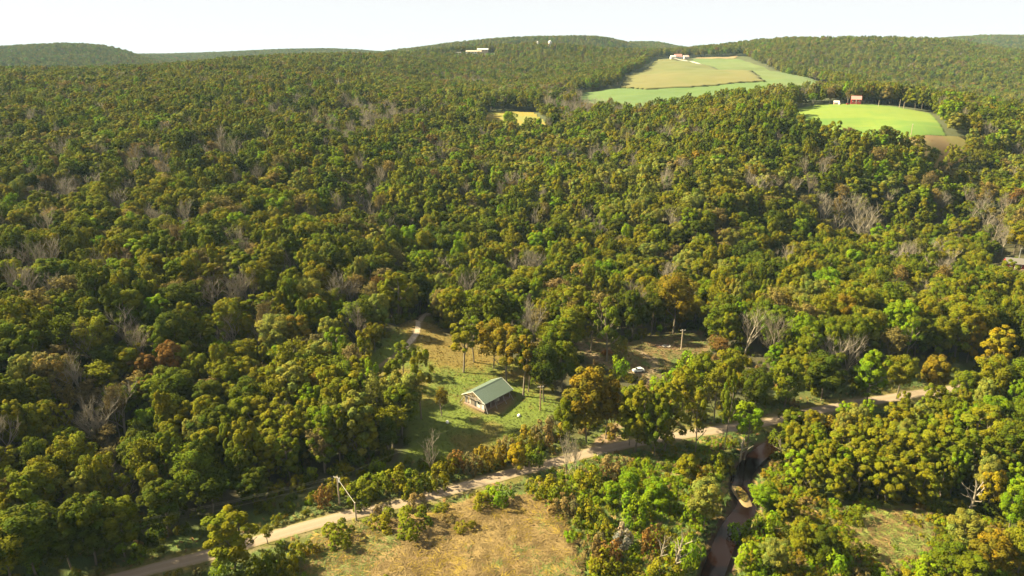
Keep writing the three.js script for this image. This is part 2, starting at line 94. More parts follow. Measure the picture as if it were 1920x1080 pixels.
  "roadside": [[-108.5, -117.3], [-92.9, -128.3], [-83.5, -133.0], [-73.2, -137.2], [-60.2, -143.4], [-49.0, -148.9], [-38.4, -153.8], [-24.3, -159.7], [-9.4, -167.1], [0.0, -171.8], [8.2, -175.2], [20.1, -181.3], [30.8, -185.8], [47.1, -191.0], [62.1, -194.8], [79.6, -199.5], [89.6, -202.5], [104.9, -208.5], [122.5, -214.4], [145.4, -221.2], [162.2, -226.3], [183.4, -231.0], [207.0, -235.4], [240.2, -240.5], [240.2, -258.5], [207.0, -253.4], [183.4, -249.0], [162.2, -244.3], [145.4, -239.2], [122.5, -232.4], [104.9, -226.5], [89.6, -220.5], [79.6, -217.5], [62.1, -212.8], [47.1, -209.0], [30.8, -203.8], [20.1, -199.3], [8.2, -193.2], [0.0, -189.8], [-9.4, -185.1], [-24.3, -177.7], [-38.4, -171.8], [-49.0, -166.9], [-60.2, -161.4], [-73.2, -155.2], [-83.5, -151.0], [-92.9, -146.3], [-108.5, -135.3]],
  "barnyard": [[313.0, -746.6], [413.0, -743.6], [413.0, -723.6], [313.0, -723.6]],
  "homestead": [[263.9, -393.7], [305.9, -395.7], [295.9, -341.7], [257.9, -341.7]],
  "farmstead": [[360.2, -1757], [430.2, -1757], [428.2, -1665], [364.2, -1665]],
  "hilltop": [[-199.9, -1760], [-29.900000000000006, -1764], [-39.900000000000006, -1650], [-189.9, -1650]]};

// ---------- helpers ----------
function rng(seed) { let a = seed >>> 0; return () => { a = (a + 0x6D2B79F5) | 0; let t = Math.imul(a ^ (a >>> 15), 1 | a); t = (t + Math.imul(t ^ (t >>> 7), 61 | t)) ^ t; return ((t ^ (t >>> 14)) >>> 0) / 4294967296; }; }
const lerp = (a, b, t) => a + (b - a) * t, clamp = (x, a = 0, b = 1) => Math.min(b, Math.max(a, x)), smooth = (a, b, x) => { const t = clamp((x - a) / (b - a)); return t * t * (3 - 2 * t); };
const NZ = 256, lattice = (() => { const r = rng(77), a = new Float32Array(NZ * NZ); for (let i = 0; i < a.length; i++) a[i] = r(); return a; })();
function noise(x, y) {
  const xi = Math.floor(x), yi = Math.floor(y), fx = x - xi, fy = y - yi, u = fx * fx * (3 - 2 * fx), w = fy * fy * (3 - 2 * fy), m = NZ - 1;
  const a = lattice[(yi & m) * NZ + (xi & m)], b = lattice[(yi & m) * NZ + ((xi + 1) & m)], c = lattice[((yi + 1) & m) * NZ + (xi & m)], d = lattice[((yi + 1) & m) * NZ + ((xi + 1) & m)];
  return a + (b - a) * u + (c - a) * w + (a - b - c + d) * u * w;
}
const fbm = (x, y) => 0.5 * noise(x, y) + 0.27 * noise(x * 2.1 + 17, y * 2.1 + 5) + 0.15 * noise(x * 4.3 + 3, y * 4.3 + 41) + 0.08 * noise(x * 8.7, y * 8.7);
function inside(poly, x, z) { let c = false; for (let i = 0, j = poly.length - 1; i < poly.length; j = i++) { const [xi, zi] = poly[i], [xj, zj] = poly[j]; if ((zi > z) !== (zj > z) && x < (xj - xi) * (z - zi) / (zj - zi) + xi) c = !c; } return c; }
function boxOf(poly, m = 0) { const xs = poly.map((p) => p[0]), zs = poly.map((p) => p[1]); return [Math.min(...xs) - m, Math.max(...xs) + m, Math.min(...zs) - m, Math.max(...zs) + m]; }
function lineDist(line, x, z) { let best = 1e9; for (let i = 1; i < line.length; i++) { const [ax, az] = line[i - 1], [bx, bz] = line[i], dx = bx - ax, dz = bz - az, t = clamp(((x - ax) * dx + (z - az) * dz) / (dx * dx + dz * dz)); best = Math.min(best, (x - ax - t * dx) ** 2 + (z - az - t * dz) ** 2); } return Math.sqrt(best); }
function polyDist(poly, x, z) { const d = lineDist([...poly, poly[0]], x, z); return inside(poly, x, z) ? -d : d; }
function curve(pts, step) { const c = new THREE.CatmullRomCurve3(pts.map(([x, z]) => new THREE.Vector3(x, 0, z)), false, 'centripetal'); return c.getSpacedPoints(Math.ceil(c.getLength() / step)).map((p) => [p.x, p.z]); }
const ROAD = curve(SITE.road, 3), CREEK = curve(SITE.creek, 2.5), ROADC = curve(SITE.road, 9), CREEKC = curve(SITE.creek, 6);

// relief: a thin-plate surface through surveyed heights
const relief = (() => {
  const warp = (x, d) => { const q = Math.max(d, -220) + 260; return [x / q, Math.log(q)]; };
  const A = SITE.relief.map(([x, z]) => warp(x, -z)), n = A.length, N = n + 3, M = Array.from({ length: N }, () => new Float64Array(N + 1));
  const U = (r2) => (r2 > 0 ? 0.5 * r2 * Math.log(r2) : 0);
  for (let i = 0; i < n; i++) {
    for (let j = 0; j < n; j++) M[i][j] = U((A[i][0] - A[j][0]) ** 2 + (A[i][1] - A[j][1]) ** 2) + (i === j ? 2e-5 : 0);
    M[i][n] = M[n][i] = 1; M[i][n + 1] = M[n + 1][i] = A[i][0]; M[i][n + 2] = M[n + 2][i] = A[i][1]; M[i][N] = SITE.relief[i][2];
  }
  for (let c = 0; c < N; c++) {
    let p = c; for (let r = c + 1; r < N; r++) if (Math.abs(M[r][c]) > Math.abs(M[p][c])) p = r;
    [M[c], M[p]] = [M[p], M[c]];
    for (let r = 0; r < N; r++) if (r !== c) { const f = M[r][c] / M[c][c]; if (f) for (let k = c; k <= N; k++) M[r][k] -= f * M[c][k]; }
  }
  const w = M.map((row, i) => row[N] / row[i]);
  return (x, z) => { const [a, b] = warp(x, -z); let h = w[n] + w[n + 1] * a + w[n + 2] * b; for (let i = 0; i < n; i++) { const p = a - A[i][0], q = b - A[i][1], r2 = p * p + q * q; if (r2 > 0) h += w[i] * 0.5 * r2 * Math.log(r2); } return h < 1 ? -0.6 + 1.6 * Math.exp((h - 1) / 1.6) : h; };
})();
const creekBox = boxOf(SITE.creek, 12);
function ground(x, z) {
  let h = relief(x, z);
  const d = -z, far = smooth(500, 1500, d);
  h += (noise(x / 31, z / 31) - 0.5) * (0.8 + 2.5 * far) + (noise(x / 9, z / 9) - 0.5) * 0.35;
  if (x > creekBox[0] && x < creekBox[1] && z > creekBox[2] && z < creekBox[3]) { const c = lineDist(CREEKC, x, z); if (c < 9) h -= 2.7 * (1 - smooth(2.6, 6.4, c)); }
  return h;
}
// a copy of the relief in a grid, for the many look-ups of the planting
const GR = (() => {
  const nb = 240, na = 161, a = new Float32Array(nb * na), L0 = Math.log(20), L1 = Math.log(6300);
  for (let j = 0; j < nb; j++) for (let i = 0; i < na; i++) { const q = Math.exp(lerp(L0, L1, j / (nb - 1))), d = q - 200; a[j * na + i] = relief((i / (na - 1) * 2 - 1) * 1.15 * q, -d); }
  return (x, z) => { const q = Math.max(20, -z + 200), j = clamp((Math.log(q) - L0) / (L1 - L0), 0, 0.9999) * (nb - 1), i = clamp((x / q / 1.15 + 1) / 2, 0, 0.9999) * (na - 1), j0 = Math.floor(j), i0 = Math.floor(i), u = i - i0, v = j - j0; return lerp(lerp(a[j0 * na + i0], a[j0 * na + i0 + 1], u), lerp(a[(j0 + 1) * na + i0], a[(j0 + 1) * na + i0 + 1], u), v); };
})();
const roadZ = (x) => { const r = SITE.road; if (x <= r[0][0]) return r[0][1] + (r[0][0] - x) * 0.5; for (let i = 1; i < r.length; i++) if (x < r[i][0]) return lerp(r[i - 1][1], r[i][1], (x - r[i - 1][0]) / (r[i][0] - r[i - 1][0])); return r[r.length - 1][1]; };

const taken = {};
function numbered(name) { const n = taken[name] = (taken[name] ?? -1) + 1; return n ? `${name}_${String(n).padStart(3, '0')}` : name; }
const lin = (r, g, b) => new THREE.Color().setRGB(r, g, b);
const std = (c, o = {}) => new THREE.MeshStandardMaterial({ color: Array.isArray(c) ? lin(...c) : c, roughness: 0.85, ...o });
function shadowed(o) { o.traverse((m) => { if (m.isMesh) { m.castShadow = m.receiveShadow = true; } }); return o; }
function tag(o, label, category, group) { o.userData = { ...o.userData, label, category }; if (group) o.userData.group = group; return o; }
function structure(name, geo, mat, label) { const m = new THREE.Mesh(geo, mat); m.name = name; m.userData = { kind: 'structure', label }; m.castShadow = m.receiveShadow = true; scene.add(m); return m; }
function thing(name, label, category, x, z, turn = 0, group, y) { const g = new THREE.Group(); g.name = numbered(name); g.position.set(x, y ?? ground(x, z), z); g.rotation.y = turn; tag(g, label, category, group); scene.add(g); return g; }
function part(parent, name, geo, mat, at, label) { const m = new THREE.Mesh(geo, mat); m.name = name; if (at) m.position.set(...at); if (label) m.userData.label = label; m.castShadow = m.receiveShadow = true; parent.add(m); return m; }
const B = (w, h, d, x = 0, y = 0, z = 0) => new THREE.BoxGeometry(w, h, d).translate(x, y, z);
function beam(a, b, w, h = w) { const A = new THREE.Vector3(...a), Bv = new THREE.Vector3(...b), len = A.distanceTo(Bv), g = new THREE.BoxGeometry(w, len, h), q = new THREE.Quaternion().setFromUnitVectors(new THREE.Vector3(0, 1, 0), Bv.clone().sub(A).normalize()); return g.applyQuaternion(q).translate(...A.add(Bv).multiplyScalar(0.5).toArray()); }
function prism(outline, depth) { const s = new THREE.Shape(outline.map(([x, y]) => new THREE.Vector2(x, y))); return new THREE.ExtrudeGeometry(s, { depth, bevelEnabled: false }).translate(0, 0, -depth / 2); }
function noiseTexture(size, fn, srgb = false) { const d = new Uint8Array(size * size * 4); for (let j = 0; j < size; j++) for (let i = 0; i < size; i++) { const c = fn(i, j), k = (j * size + i) * 4; d[k] = clamp(c[0]) * 255; d[k + 1] = clamp(c[1]) * 255; d[k + 2] = clamp(c[2]) * 255; d[k + 3] = 255; } const t = new THREE.DataTexture(d, size, size); t.magFilter = THREE.LinearFilter; t.wrapS = t.wrapT = THREE.RepeatWrapping; if (srgb) t.colorSpace = THREE.SRGBColorSpace; t.needsUpdate = true; return t; }
const tileNoise = (i, j, n, s) => noise((i / n) * s, (j / n) * s);   // s divides the lattice, so it tiles well enough at these sizes

// ---------- the ground ----------
const NEAR = { x0: -300, x1: 340, z0: -470, z1: 70 };
const toSRGB = (c) => (c <= 0.0031308 ? c * 12.92 : 1.055 * Math.pow(c, 1 / 2.4) - 0.055);
function groundColour() {
  const W = 2048, H = 1728, d = new Uint8Array(W * H * 4), sx = (NEAR.x1 - NEAR.x0) / W, sz = (NEAR.z1 - NEAR.z0) / H;
  const mask = (poly, soft, rough) => { const [x0, x1, z0, z1] = boxOf(poly, soft + rough); return (x, z, n) => (x < x0 || x > x1 || z < z0 || z > z1 ? 0 : 1 - smooth(-soft, soft, polyDist(poly, x, z) + (n - 0.5) * 2 * rough)); };
  const line = (l, half, soft, rough) => { const [x0, x1, z0, z1] = boxOf(l, half + soft + rough); return (x, z, n) => (x < x0 || x > x1 || z < z0 || z > z1 ? 0 : 1 - smooth(half - soft, half + soft, lineDist(l, x, z) + (n - 0.5) * 2 * rough)); };
  const lawn = mask(SITE.lawn, 3, 5), yard = mask(SITE.yard, 2.5, 5), hay = mask(SITE.hay, 2, 6), glade = mask(SITE.glade, 3, 6), thick = mask(SITE.thicket, 4, 6), thick2 = mask(SITE.thicket2, 4, 6);
  const track = line(curve(SITE.track, 5), 1.6, 0.7, 1.2), drive = line(curve(SITE.driveway, 5), 2.2, 1.0, 2.2), track2 = line(curve(SITE.track2, 5), 1.5, 0.7, 1.2), shoulder = line(ROADC, 4.6, 1.0, 1.2), bank = line(CREEKC, 4.2, 0.8, 1.0);
  const ash = SITE.spots.ash, pave = SITE.pavilion;
  const c = [0, 0, 0], mix = (t, r, g, b) => { c[0] += (r - c[0]) * t; c[1] += (g - c[1]) * t; c[2] += (b - c[2]) * t; };
  for (let j = 0; j < H; j++) for (let i = 0; i < W; i++) {
    const x = NEAR.x0 + (i + 0.5) * sx, z = NEAR.z0 + (j + 0.5) * sz;
    const n1 = fbm(x / 14, z / 14), n2 = noise(x / 3.1 + 9, z / 3.1), n3 = lattice[(j * 37 + i * 11 + (j >> 3) * 5) & 65535], n4 = fbm(x / 38 + 7, z / 38 + 3);
    c[0] = 0.045 + 0.03 * n1; c[1] = 0.045 + 0.02 * n1; c[2] = 0.018;
    mix(0.35 * smooth(0.45, 0.7, n2), 0.09, 0.06, 0.025);
    if (z > roadZ(x) - 26) mix(smooth(roadZ(x) - 26, roadZ(x) - 10, z), 0.06 + 0.05 * n1, 0.085 + 0.05 * n2, 0.014);
    let m = lawn(x, z, n1);
    if (m > 0) {
      mix(m, 0.105 + 0.03 * n2, 0.142 + 0.04 * n2, 0.008);
      const up = smooth(-214, -228, z + (n1 - 0.5) * 26);
      mix(m * smooth(0.40, 0.60, n4 * 0.5 + n1 * 0.45 + up * 0.08) * (0.28 + 0.34 * up), 0.22 + 0.05 * n2, 0.12, 0.022);
      mix(m * smooth(0.52, 0.62, n1) * 0.55, 0.17, 0.125, 0.02);
    }
    m = yard(x, z, n1); if (m > 0) { mix(m * 0.9, 0.16, 0.135, 0.03); mix(m * smooth(0.42, 0.56, n1), 0.10, 0.15, 0.014); mix(m * smooth(0.5, 0.66, n2) * 0.5, 0.24, 0.12, 0.05); }
    m = Math.max(thick(x, z, n1), thick2(x, z, n1)); if (m > 0) { mix(m, 0.06, 0.10, 0.012); mix(m * smooth(0.5, 0.65, n1), 0.13, 0.085, 0.02); }
    m = hay(x, z, n1); if (m > 0) { mix(m, 0.165 + 0.06 * n2, 0.112 + 0.045 * n2, 0.028); mix(m * smooth(0.36, 0.52, n4) * 0.8, 0.125, 0.14, 0.014); mix(m * smooth(0.62, 0.72, n1) * 0.5, 0.30, 0.20, 0.02); }
    m = glade(x, z, n1); if (m > 0) { mix(m, 0.11, 0.155, 0.012); mix(m * smooth(0.5, 0.62, n1) * 0.7, 0.22, 0.15, 0.04); }
    m = shoulder(x, z, n2); if (m > 0) { mix(m, 0.11 + 0.06 * n1, 0.125, 0.018); mix(m * smooth(0.5, 0.7, n2) * 0.5, 0.28, 0.21, 0.12); }
    m = Math.max(track(x, z, n2), track2(x, z, n2)); if (m > 0) mix(m * 0.8, 0.34, 0.24, 0.15);
    m = drive(x, z, n2); if (m > 0) mix(m * (0.55 + 0.4 * n1), 0.34, 0.22, 0.14);
    m = bank(x, z, n2); if (m > 0) mix(m, 0.11, 0.06, 0.035);
    let r = Math.hypot((x - ash[0]) / 1.5, z - ash[1]) + (n2 - 0.5) * 2.4; if (r < 7) { mix(0.85 * (1 - smooth(2.5, 6, r)), 0.30, 0.15, 0.08); mix(1 - smooth(0.8, 1.9, r), 0.62, 0.56, 0.52); }
    r = Math.hypot(x - pave[0], z - pave[1]) + (n1 - 0.5) * 6; if (r < 11) mix(0.7 * (1 - smooth(6.5, 10.5, r)), 0.26, 0.14, 0.07);
    const g = 0.58 + 0.25 * n3, k = (j * W + i) * 4;
    for (let q = 0; q < 3; q++) d[k + q] = clamp(toSRGB(c[q] * g)) * 255;
    d[k + 3] = 255;
  }
  const t = new THREE.DataTexture(d, W, H); t.colorSpace = THREE.SRGBColorSpace; t.magFilter = THREE.LinearFilter; t.needsUpdate = true; return t;
}
const speckle = noiseTexture(256, (i, j) => { const a = tileNoise(i, j, 256, 32) * 0.5 + tileNoise(i, j, 256, 128) * 0.5; return [a, a, a]; });
{
  const step = 1.7, nx = Math.round((NEAR.x1 - NEAR.x0) / step), nz = Math.round((NEAR.z1 - NEAR.z0) / step), pos = new Float32Array((nx + 1) * (nz + 1) * 3), uv = new Float32Array((nx + 1) * (nz + 1) * 2), uv1 = new Float32Array(uv.length), idx = [];
  for (let j = 0; j <= nz; j++) for (let i = 0; i <= nx; i++) { const k = j * (nx + 1) + i, x = lerp(NEAR.x0, NEAR.x1, i / nx), z = lerp(NEAR.z0, NEAR.z1, j / nz); pos.set([x, ground(x, z), z], k * 3); uv.set([i / nx, j / nz], k * 2); uv1.set([x / 6, z / 6], k * 2); if (i < nx && j < nz) idx.push(k, k + nx + 1, k + 1, k + 1, k + nx + 1, k + nx + 2); }
  const g = new THREE.BufferGeometry(); g.setAttribute('position', new THREE.BufferAttribute(pos, 3)); g.setAttribute('uv', new THREE.BufferAttribute(uv, 2)); g.setAttribute('uv1', new THREE.BufferAttribute(uv1, 2)); g.setIndex(idx); g.computeVertexNormals();
  const bump = speckle.clone(); bump.channel = 1; bump.needsUpdate = true;
  structure('valley_ground', g, new THREE.MeshStandardMaterial({ map: groundColour(), bumpMap: bump, bumpScale: 0.25, roughness: 0.95 }), 'valley floor of grass, leaf litter and bare soil');
}
{
  const rows = [], idx = []; for (let d = -420; d < 7000;) { rows.push(d); d += Math.max(7, Math.abs(d) * 0.011); }
  const nx = 260, n = rows.length, pos = new Float32Array(n * (nx + 1) * 3), col = new Float32Array(pos.length);
  rows.forEach((d, j) => { for (let i = 0; i <= nx; i++) { const k = j * (nx + 1) + i, s = i / nx * 2 - 1, x = Math.sign(s) * (0.55 * Math.abs(s) + 0.45 * s * s) * (1.25 * Math.max(d, 0) + 430), z = -d; let y = ground(x, z);
    if (x > NEAR.x0 + 9 && x < NEAR.x1 - 9 && z > NEAR.z0 + 9 && z < NEAR.z1 - 9) y -= 4;
    pos.set([x, y, z], k * 3); const v = fbm(x / 40, z / 40); col.set([0.03 + 0.03 * v, 0.04 + 0.025 * v, 0.014], k * 3); if (i < nx && j < n - 1) idx.push(k, k + 1, k + nx + 1, k + 1, k + nx + 2, k + nx + 1); } });
  const g = new THREE.BufferGeometry(); g.setAttribute('position', new THREE.BufferAttribute(pos, 3)); g.setAttribute('color', new THREE.BufferAttribute(col, 3)); g.setIndex(idx); g.computeVertexNormals();
  structure('hills', g, new THREE.MeshStandardMaterial({ vertexColors: true, roughness: 1 }), 'rolling hills under the woods');
}
// a sheet laid over the ground inside an outline
function sheet(name, label, poly, step, lift, colour, o = {}) {
  const [x0, x1, z0, z1] = boxOf(poly, step), nx = Math.ceil((x1 - x0) / step), nz = Math.ceil((z1 - z0) / step), pos = [], col = [], idx = [], at = new Map();
  const vert = (i, j) => { const k = j * (nx + 1) + i; if (!at.has(k)) { const x = x0 + i * step, z = z0 + j * step; at.set(k, pos.length / 3); pos.push(x, ground(x, z) + lift, z); col.push(...colour(x, z)); } return at.get(k); };
  for (let j = 0; j < nz; j++) for (let i = 0; i < nx; i++) if (inside(poly, x0 + (i + 0.5) * step, z0 + (j + 0.5) * step)) { const a = vert(i, j), b = vert(i + 1, j), c = vert(i, j + 1), d = vert(i + 1, j + 1); idx.push(a, c, b, b, c, d); }
  if (o.skirt) { const rim = new Map(), n0 = idx.length; for (let k = 0; k < n0; k += 3) for (let e = 0; e < 3; e++) { const a = idx[k + e], b = idx[k + (e + 1) % 3], key = a < b ? a + ',' + b : b + ',' + a; rim.set(key, rim.has(key) ? null : [a, b]); } for (const e of rim.values()) if (e) { const s = pos.length / 3; for (const v of e) { pos.push(pos[v * 3], pos[v * 3 + 1] - o.skirt, pos[v * 3 + 2]); col.push(0.07, 0.08, 0.02); } idx.push(e[0], s, e[1], e[1], s, s + 1); } }
  const g = new THREE.BufferGeometry(); g.setAttribute('position', new THREE.Float32BufferAttribute(pos, 3)); g.setAttribute('color', new THREE.Float32BufferAttribute(col, 3)); g.setIndex(idx); g.computeVertexNormals();
  return structure(name, g, new THREE.MeshStandardMaterial({ vertexColors: true, roughness: 1 }), label);
}
const shade = (a, b, t) => a.map((v, i) => lerp(v, b[i], t));
sheet('pasture', 'bright lime green pasture in front of the red barn', SITE.bright_field, 2, 0.5, (x, z) => shade([0.058, 0.122, 0.006], [0.105, 0.146, 0.007], clamp(smooth(0.35, 0.65, fbm(x / 60 + 2, z / 30)) * 0.8 + 0.34 * noise(x / 3.2 + z / 9, z / 45))));
sheet('fallow_field', 'tan fallow strip below the bright pasture', SITE.tan_field, 1.5, 0.45, (x, z) => shade([0.142, 0.089, 0.030], [0.130, 0.109, 0.020], smooth(0.4, 0.6, fbm(x / 25, z / 25))));
sheet('corn_field', 'golden green cornfield on the far rise', SITE.far_corn, 6, 2.3, (x, z) => shade([0.070, 0.080, 0.013], [0.094, 0.086, 0.020], clamp(smooth(0.35, 0.65, fbm(x / 90, z / 220)) * 0.75 + 0.35 * noise(x / 12, z / 40))), { skirt: 3.2 });
sheet('far_meadow', 'green mown strip below the far cornfield', SITE.far_grass_low, 6, 0.7, (x, z) => shade([0.042, 0.088, 0.013], [0.066, 0.102, 0.016], clamp(0.6 * fbm(x / 60, z / 60) + 0.45 * noise(x / 50, z / 9))));
sheet('far_meadow_upper', 'pale green hayfield beside the far farm lane', SITE.far_grass_high, 6, 0.9, (x, z) => shade([0.054, 0.092, 0.018], [0.080, 0.104, 0.022], clamp(0.7 * smooth(0.3, 0.7, fbm(x / 100, z / 100)) + 0.4 * noise(x / 9 + z / 40, z / 120))));
if (SITE.far_stubble.length > 2) sheet('stubble_field', 'tan stubble strip at the far hayfield edge', SITE.far_stubble, 8, 1.2, () => [0.184, 0.130, 0.061]);
sheet('goldenrod_meadow', 'small yellow meadow enclosed by woods', SITE.goldenrod, 3, 0.5, (x, z) => shade([0.163, 0.122, 0.008], [0.130, 0.130, 0.014], smooth(0.4, 0.6, fbm(x / 20, z / 20))));
function ribbon(name, label, line, half, lift, mat, opt = {}) {
  const across = opt.across ?? 6, pos = [], uv = [], idx = []; let run = 0;
  line.forEach(([x, z], i) => {
    const a = line[Math.max(0, i - 1)], b = line[Math.min(line.length - 1, i + 1)], dx = b[0] - a[0], dz = b[1] - a[1], L = Math.hypot(dx, dz), px = -dz / L, pz = dx / L; if (i) run += Math.hypot(x - line[i - 1][0], z - line[i - 1][1]);
    const hw = half + (opt.wobble ? (noise(run / 7, half) - 0.5) * opt.wobble : 0);
    for (let k = 0; k <= across; k++) { const s = k / across * 2 - 1, X = x + px * s * hw, Z = z + pz * s * hw; pos.push(X, (opt.level ? opt.level(x, z) : ground(X, Z)) + lift + (opt.crown ?? 0) * (1 - s * s), Z); uv.push((s + 1) / 2, run / (opt.len ?? 8)); }
    if (i) for (let k = 0; k < across; k++) { const p = (i - 1) * (across + 1) + k, q = p + across + 1; idx.push(p, q, p + 1, p + 1, q, q + 1); }
  });
  const g = new THREE.BufferGeometry(); g.setAttribute('position', new THREE.Float32BufferAttribute(pos, 3)); g.setAttribute('uv', new THREE.Float32BufferAttribute(uv, 2)); g.setIndex(idx); g.computeVertexNormals();
  if (g.attributes.normal.getY(0) < 0) { const ix = g.index.array; for (let k = 0; k < ix.length; k += 3) [ix[k], ix[k + 1]] = [ix[k + 1], ix[k]]; g.computeVertexNormals(); }
  return structure(name, g, mat, label);
}
{
  const W = 256, tex = noiseTexture(W, (i, j) => {
    const s = i / W, rut = Math.max(Math.exp(-(((s - 0.27) / 0.09) ** 2)), Math.exp(-(((s - 0.72) / 0.09) ** 2))), edge = smooth(0.13, 0.0, Math.min(s, 1 - s) + (tileNoise(i, j, W, 16) - 0.5) * 0.12), n = tileNoise(i * 3, j, W, 32), f = lattice[(j * 256 + i) & 65535];
    let c = [0.175, 0.128, 0.090]; c = shade(c, [0.228, 0.175, 0.128], rut * (0.4 + 0.6 * n)); c = shade(c, [0.225, 0.170, 0.116], (1 - rut) * n * 0.7); c = shade(c, [0.136, 0.116, 0.034], edge * 0.8);
    return c.map((v) => toSRGB(v * (0.88 + 0.24 * f)));
  }, true);
  ribbon('gravel_road', 'tan gravel road along the valley floor', ROAD, 2.35, 0.09, new THREE.MeshStandardMaterial({ map: tex, bumpMap: speckle, bumpScale: 0.03, roughness: 0.95 }), { crown: 0.12, wobble: 0.7, len: 11, across: 8 });
  const dirt = noiseTexture(128, (i, j) => { const n = tileNoise(i, j, 128, 16), f = lattice[(j * 128 + i) & 65535], s = i / 128, e = smooth(0.16, 0, Math.min(s, 1 - s) + (n - 0.5) * 0.2); return shade(shade([0.272, 0.204, 0.142], [0.340, 0.278, 0.218], n), [0.136, 0.109, 0.034], e).map((v) => toSRGB(v * (0.88 + 0.24 * f))); }, true);
  ribbon('dirt_track', 'pale dirt track entering the woods above the lawn', curve(SITE.track.slice(0, 4), 2.5), 1.3, 0.08, std([1, 1, 1], { map: dirt }), { wobble: 0.8 });
  ribbon('farm_lane', 'white gravel lane leading to the far farm', curve(SITE.farm_lane, 10), 4.2, 3.0, std([0.340, 0.299, 0.245]), {});
  ribbon('creek', 'narrow brown creek winding beside the gravel road', CREEK, 2.7, 0, new THREE.MeshPhysicalMaterial({ color: lin(0.006, 0.0022, 0.0011), roughness: 0.1, ior: 1.33, bumpMap: speckle, bumpScale: 0.004 }), { level: (x, z) => relief(x, z) - 1.25, len: 5 });
}

// ---------- trees: prototypes, 20 m tall with a crown 10 m across ----------
class Limbs {   // tapered tubes gathered into one geometry
  constructor() { this.p = []; this.n = []; this.i = []; }
  tube(pts, radii, sides) {
    const t = new THREE.Vector3(), u = new THREE.Vector3(), w = new THREE.Vector3(), base = this.p.length / 3;
    pts.forEach((a, k) => {
      t.copy(pts[Math.min(k + 1, pts.length - 1)]).sub(pts[Math.max(k - 1, 0)]).normalize();
      u.set(Math.abs(t.x) > 0.9 ? 0 : 1, 0, Math.abs(t.x) > 0.9 ? 1 : 0).cross(t).normalize(); w.crossVectors(t, u);
      for (let s = 0; s < sides; s++) { const q = s / sides * 2 * Math.PI, c = Math.cos(q), d = Math.sin(q), nx = u.x * c + w.x * d, ny = u.y * c + w.y * d, nz = u.z * c + w.z * d; this.p.push(a.x + nx * radii[k], a.y + ny * radii[k], a.z + nz * radii[k]); this.n.push(nx, ny, nz); }
      if (k) for (let s = 0; s < sides; s++) { const a0 = base + (k - 1) * sides + s, a1 = base + (k - 1) * sides + (s + 1) % sides, b0 = a0 + sides, b1 = a1 + sides; this.i.push(a0, a1, b0, a1, b1, b0); }
    });
  }
  build() { const g = new THREE.BufferGeometry(); g.setAttribute('position', new THREE.Float32BufferAttribute(this.p, 3)); g.setAttribute('normal', new THREE.Float32BufferAttribute(this.n, 3)); g.setIndex(this.i); return g; }
}
const V = (x, y, z) => new THREE.Vector3(x, y, z);
function grow(L, r, from, dir, len, rad, depth, o, ends) {
  const n = depth > 1 ? 4 : 3, pts = [from.clone()], rr = [rad], d = dir.clone(), p = from.clone();
  for (let k = 1; k <= n; k++) { d.x += (r() - 0.5) * o.bend; d.z += (r() - 0.5) * o.bend; d.y += o.lift * (depth === o.depth ? 0 : 1) + (r() - 0.5) * o.bend * 0.5; d.normalize(); p.addScaledVector(d, len / n); pts.push(p.clone()); rr.push(rad * lerp(1, depth > 0 ? 0.55 : 0.3, k / n)); }
  L.tube(pts, rr, depth >= o.depth ? 6 : depth > 1 ? 5 : depth > 0 ? 4 : 3);
  if (ends) ends.push([p.clone(), depth]);
  if (depth === 0) return;
  const kids = o.kids[o.depth - depth];
  for (let k = 0; k < kids; k++) {
    const s = depth === o.depth ? lerp(o.fork, 1, (k + 0.5 * r()) / kids) : lerp(0.35, 1, (k + r()) / kids), f = Math.min(n - 1e-3, s * n), j = Math.floor(f), at = pts[j].clone().lerp(pts[j + 1], f - j), a = k * 2.4 + r() * 1.2, tilt = lerp(o.tilt[0], o.tilt[1], r()) * (depth === o.depth && k === kids - 1 ? 0.3 : 1);
    const side = V(Math.cos(a), 0, Math.sin(a)), nd = d.clone().multiplyScalar(Math.cos(tilt)).addScaledVector(side, Math.sin(tilt)).normalize();
    grow(L, r, at, nd, len * lerp(o.shrink[0], o.shrink[1], r()) * (depth === o.depth ? 1.15 - 0.4 * s : 1), rr[j] * (o.stout ?? 0.62), depth - 1, o, ends);
  }
}
class Leaves {
  constructor() { this.p = []; this.n = []; this.c = []; }
  leaf(x, y, z, nx, ny, nz, size, r, col, sx, sy, sz) {   // a leaf spray facing about (nx, ny, nz), shaded about (sx, sy, sz)
    const n = V(nx + (r() - 0.5) * 1.5, ny + (r() - 0.5) * 1.5, nz + (r() - 0.5) * 1.5).normalize(), u = V(r() - 0.5, r() - 0.5, r() - 0.5).cross(n).normalize().multiplyScalar(size * (0.35 + 0.3 * r())), w = V(0, 0, 0).crossVectors(n, u).normalize().multiplyScalar(size * (0.35 + 0.3 * r()));
    const q = [[-1, 0], [0.1, -0.9], [1, 0.1], [-0.1, 1]].map(([a, b]) => [x + u.x * a + w.x * b, y + u.y * a + w.y * b, z + u.z * a + w.z * b]);
    const m = V(sx, sy, sz).normalize().multiplyScalar(1.15).add(n.multiplyScalar(n.x * sx + n.y * sy + n.z * sz < 0 ? -1 : 1)).normalize();
    for (const k of [0, 1, 2, 0, 2, 3]) { this.p.push(...q[k]); this.n.push(m.x, m.y, m.z); this.c.push(...col); }
  }
  build() { const g = new THREE.BufferGeometry(); g.setAttribute('position', new THREE.Float32BufferAttribute(this.p, 3)); g.setAttribute('normal', new THREE.Float32BufferAttribute(this.n, 3)); g.setAttribute('color', new THREE.Float32BufferAttribute(this.c, 3)); return g; }
}
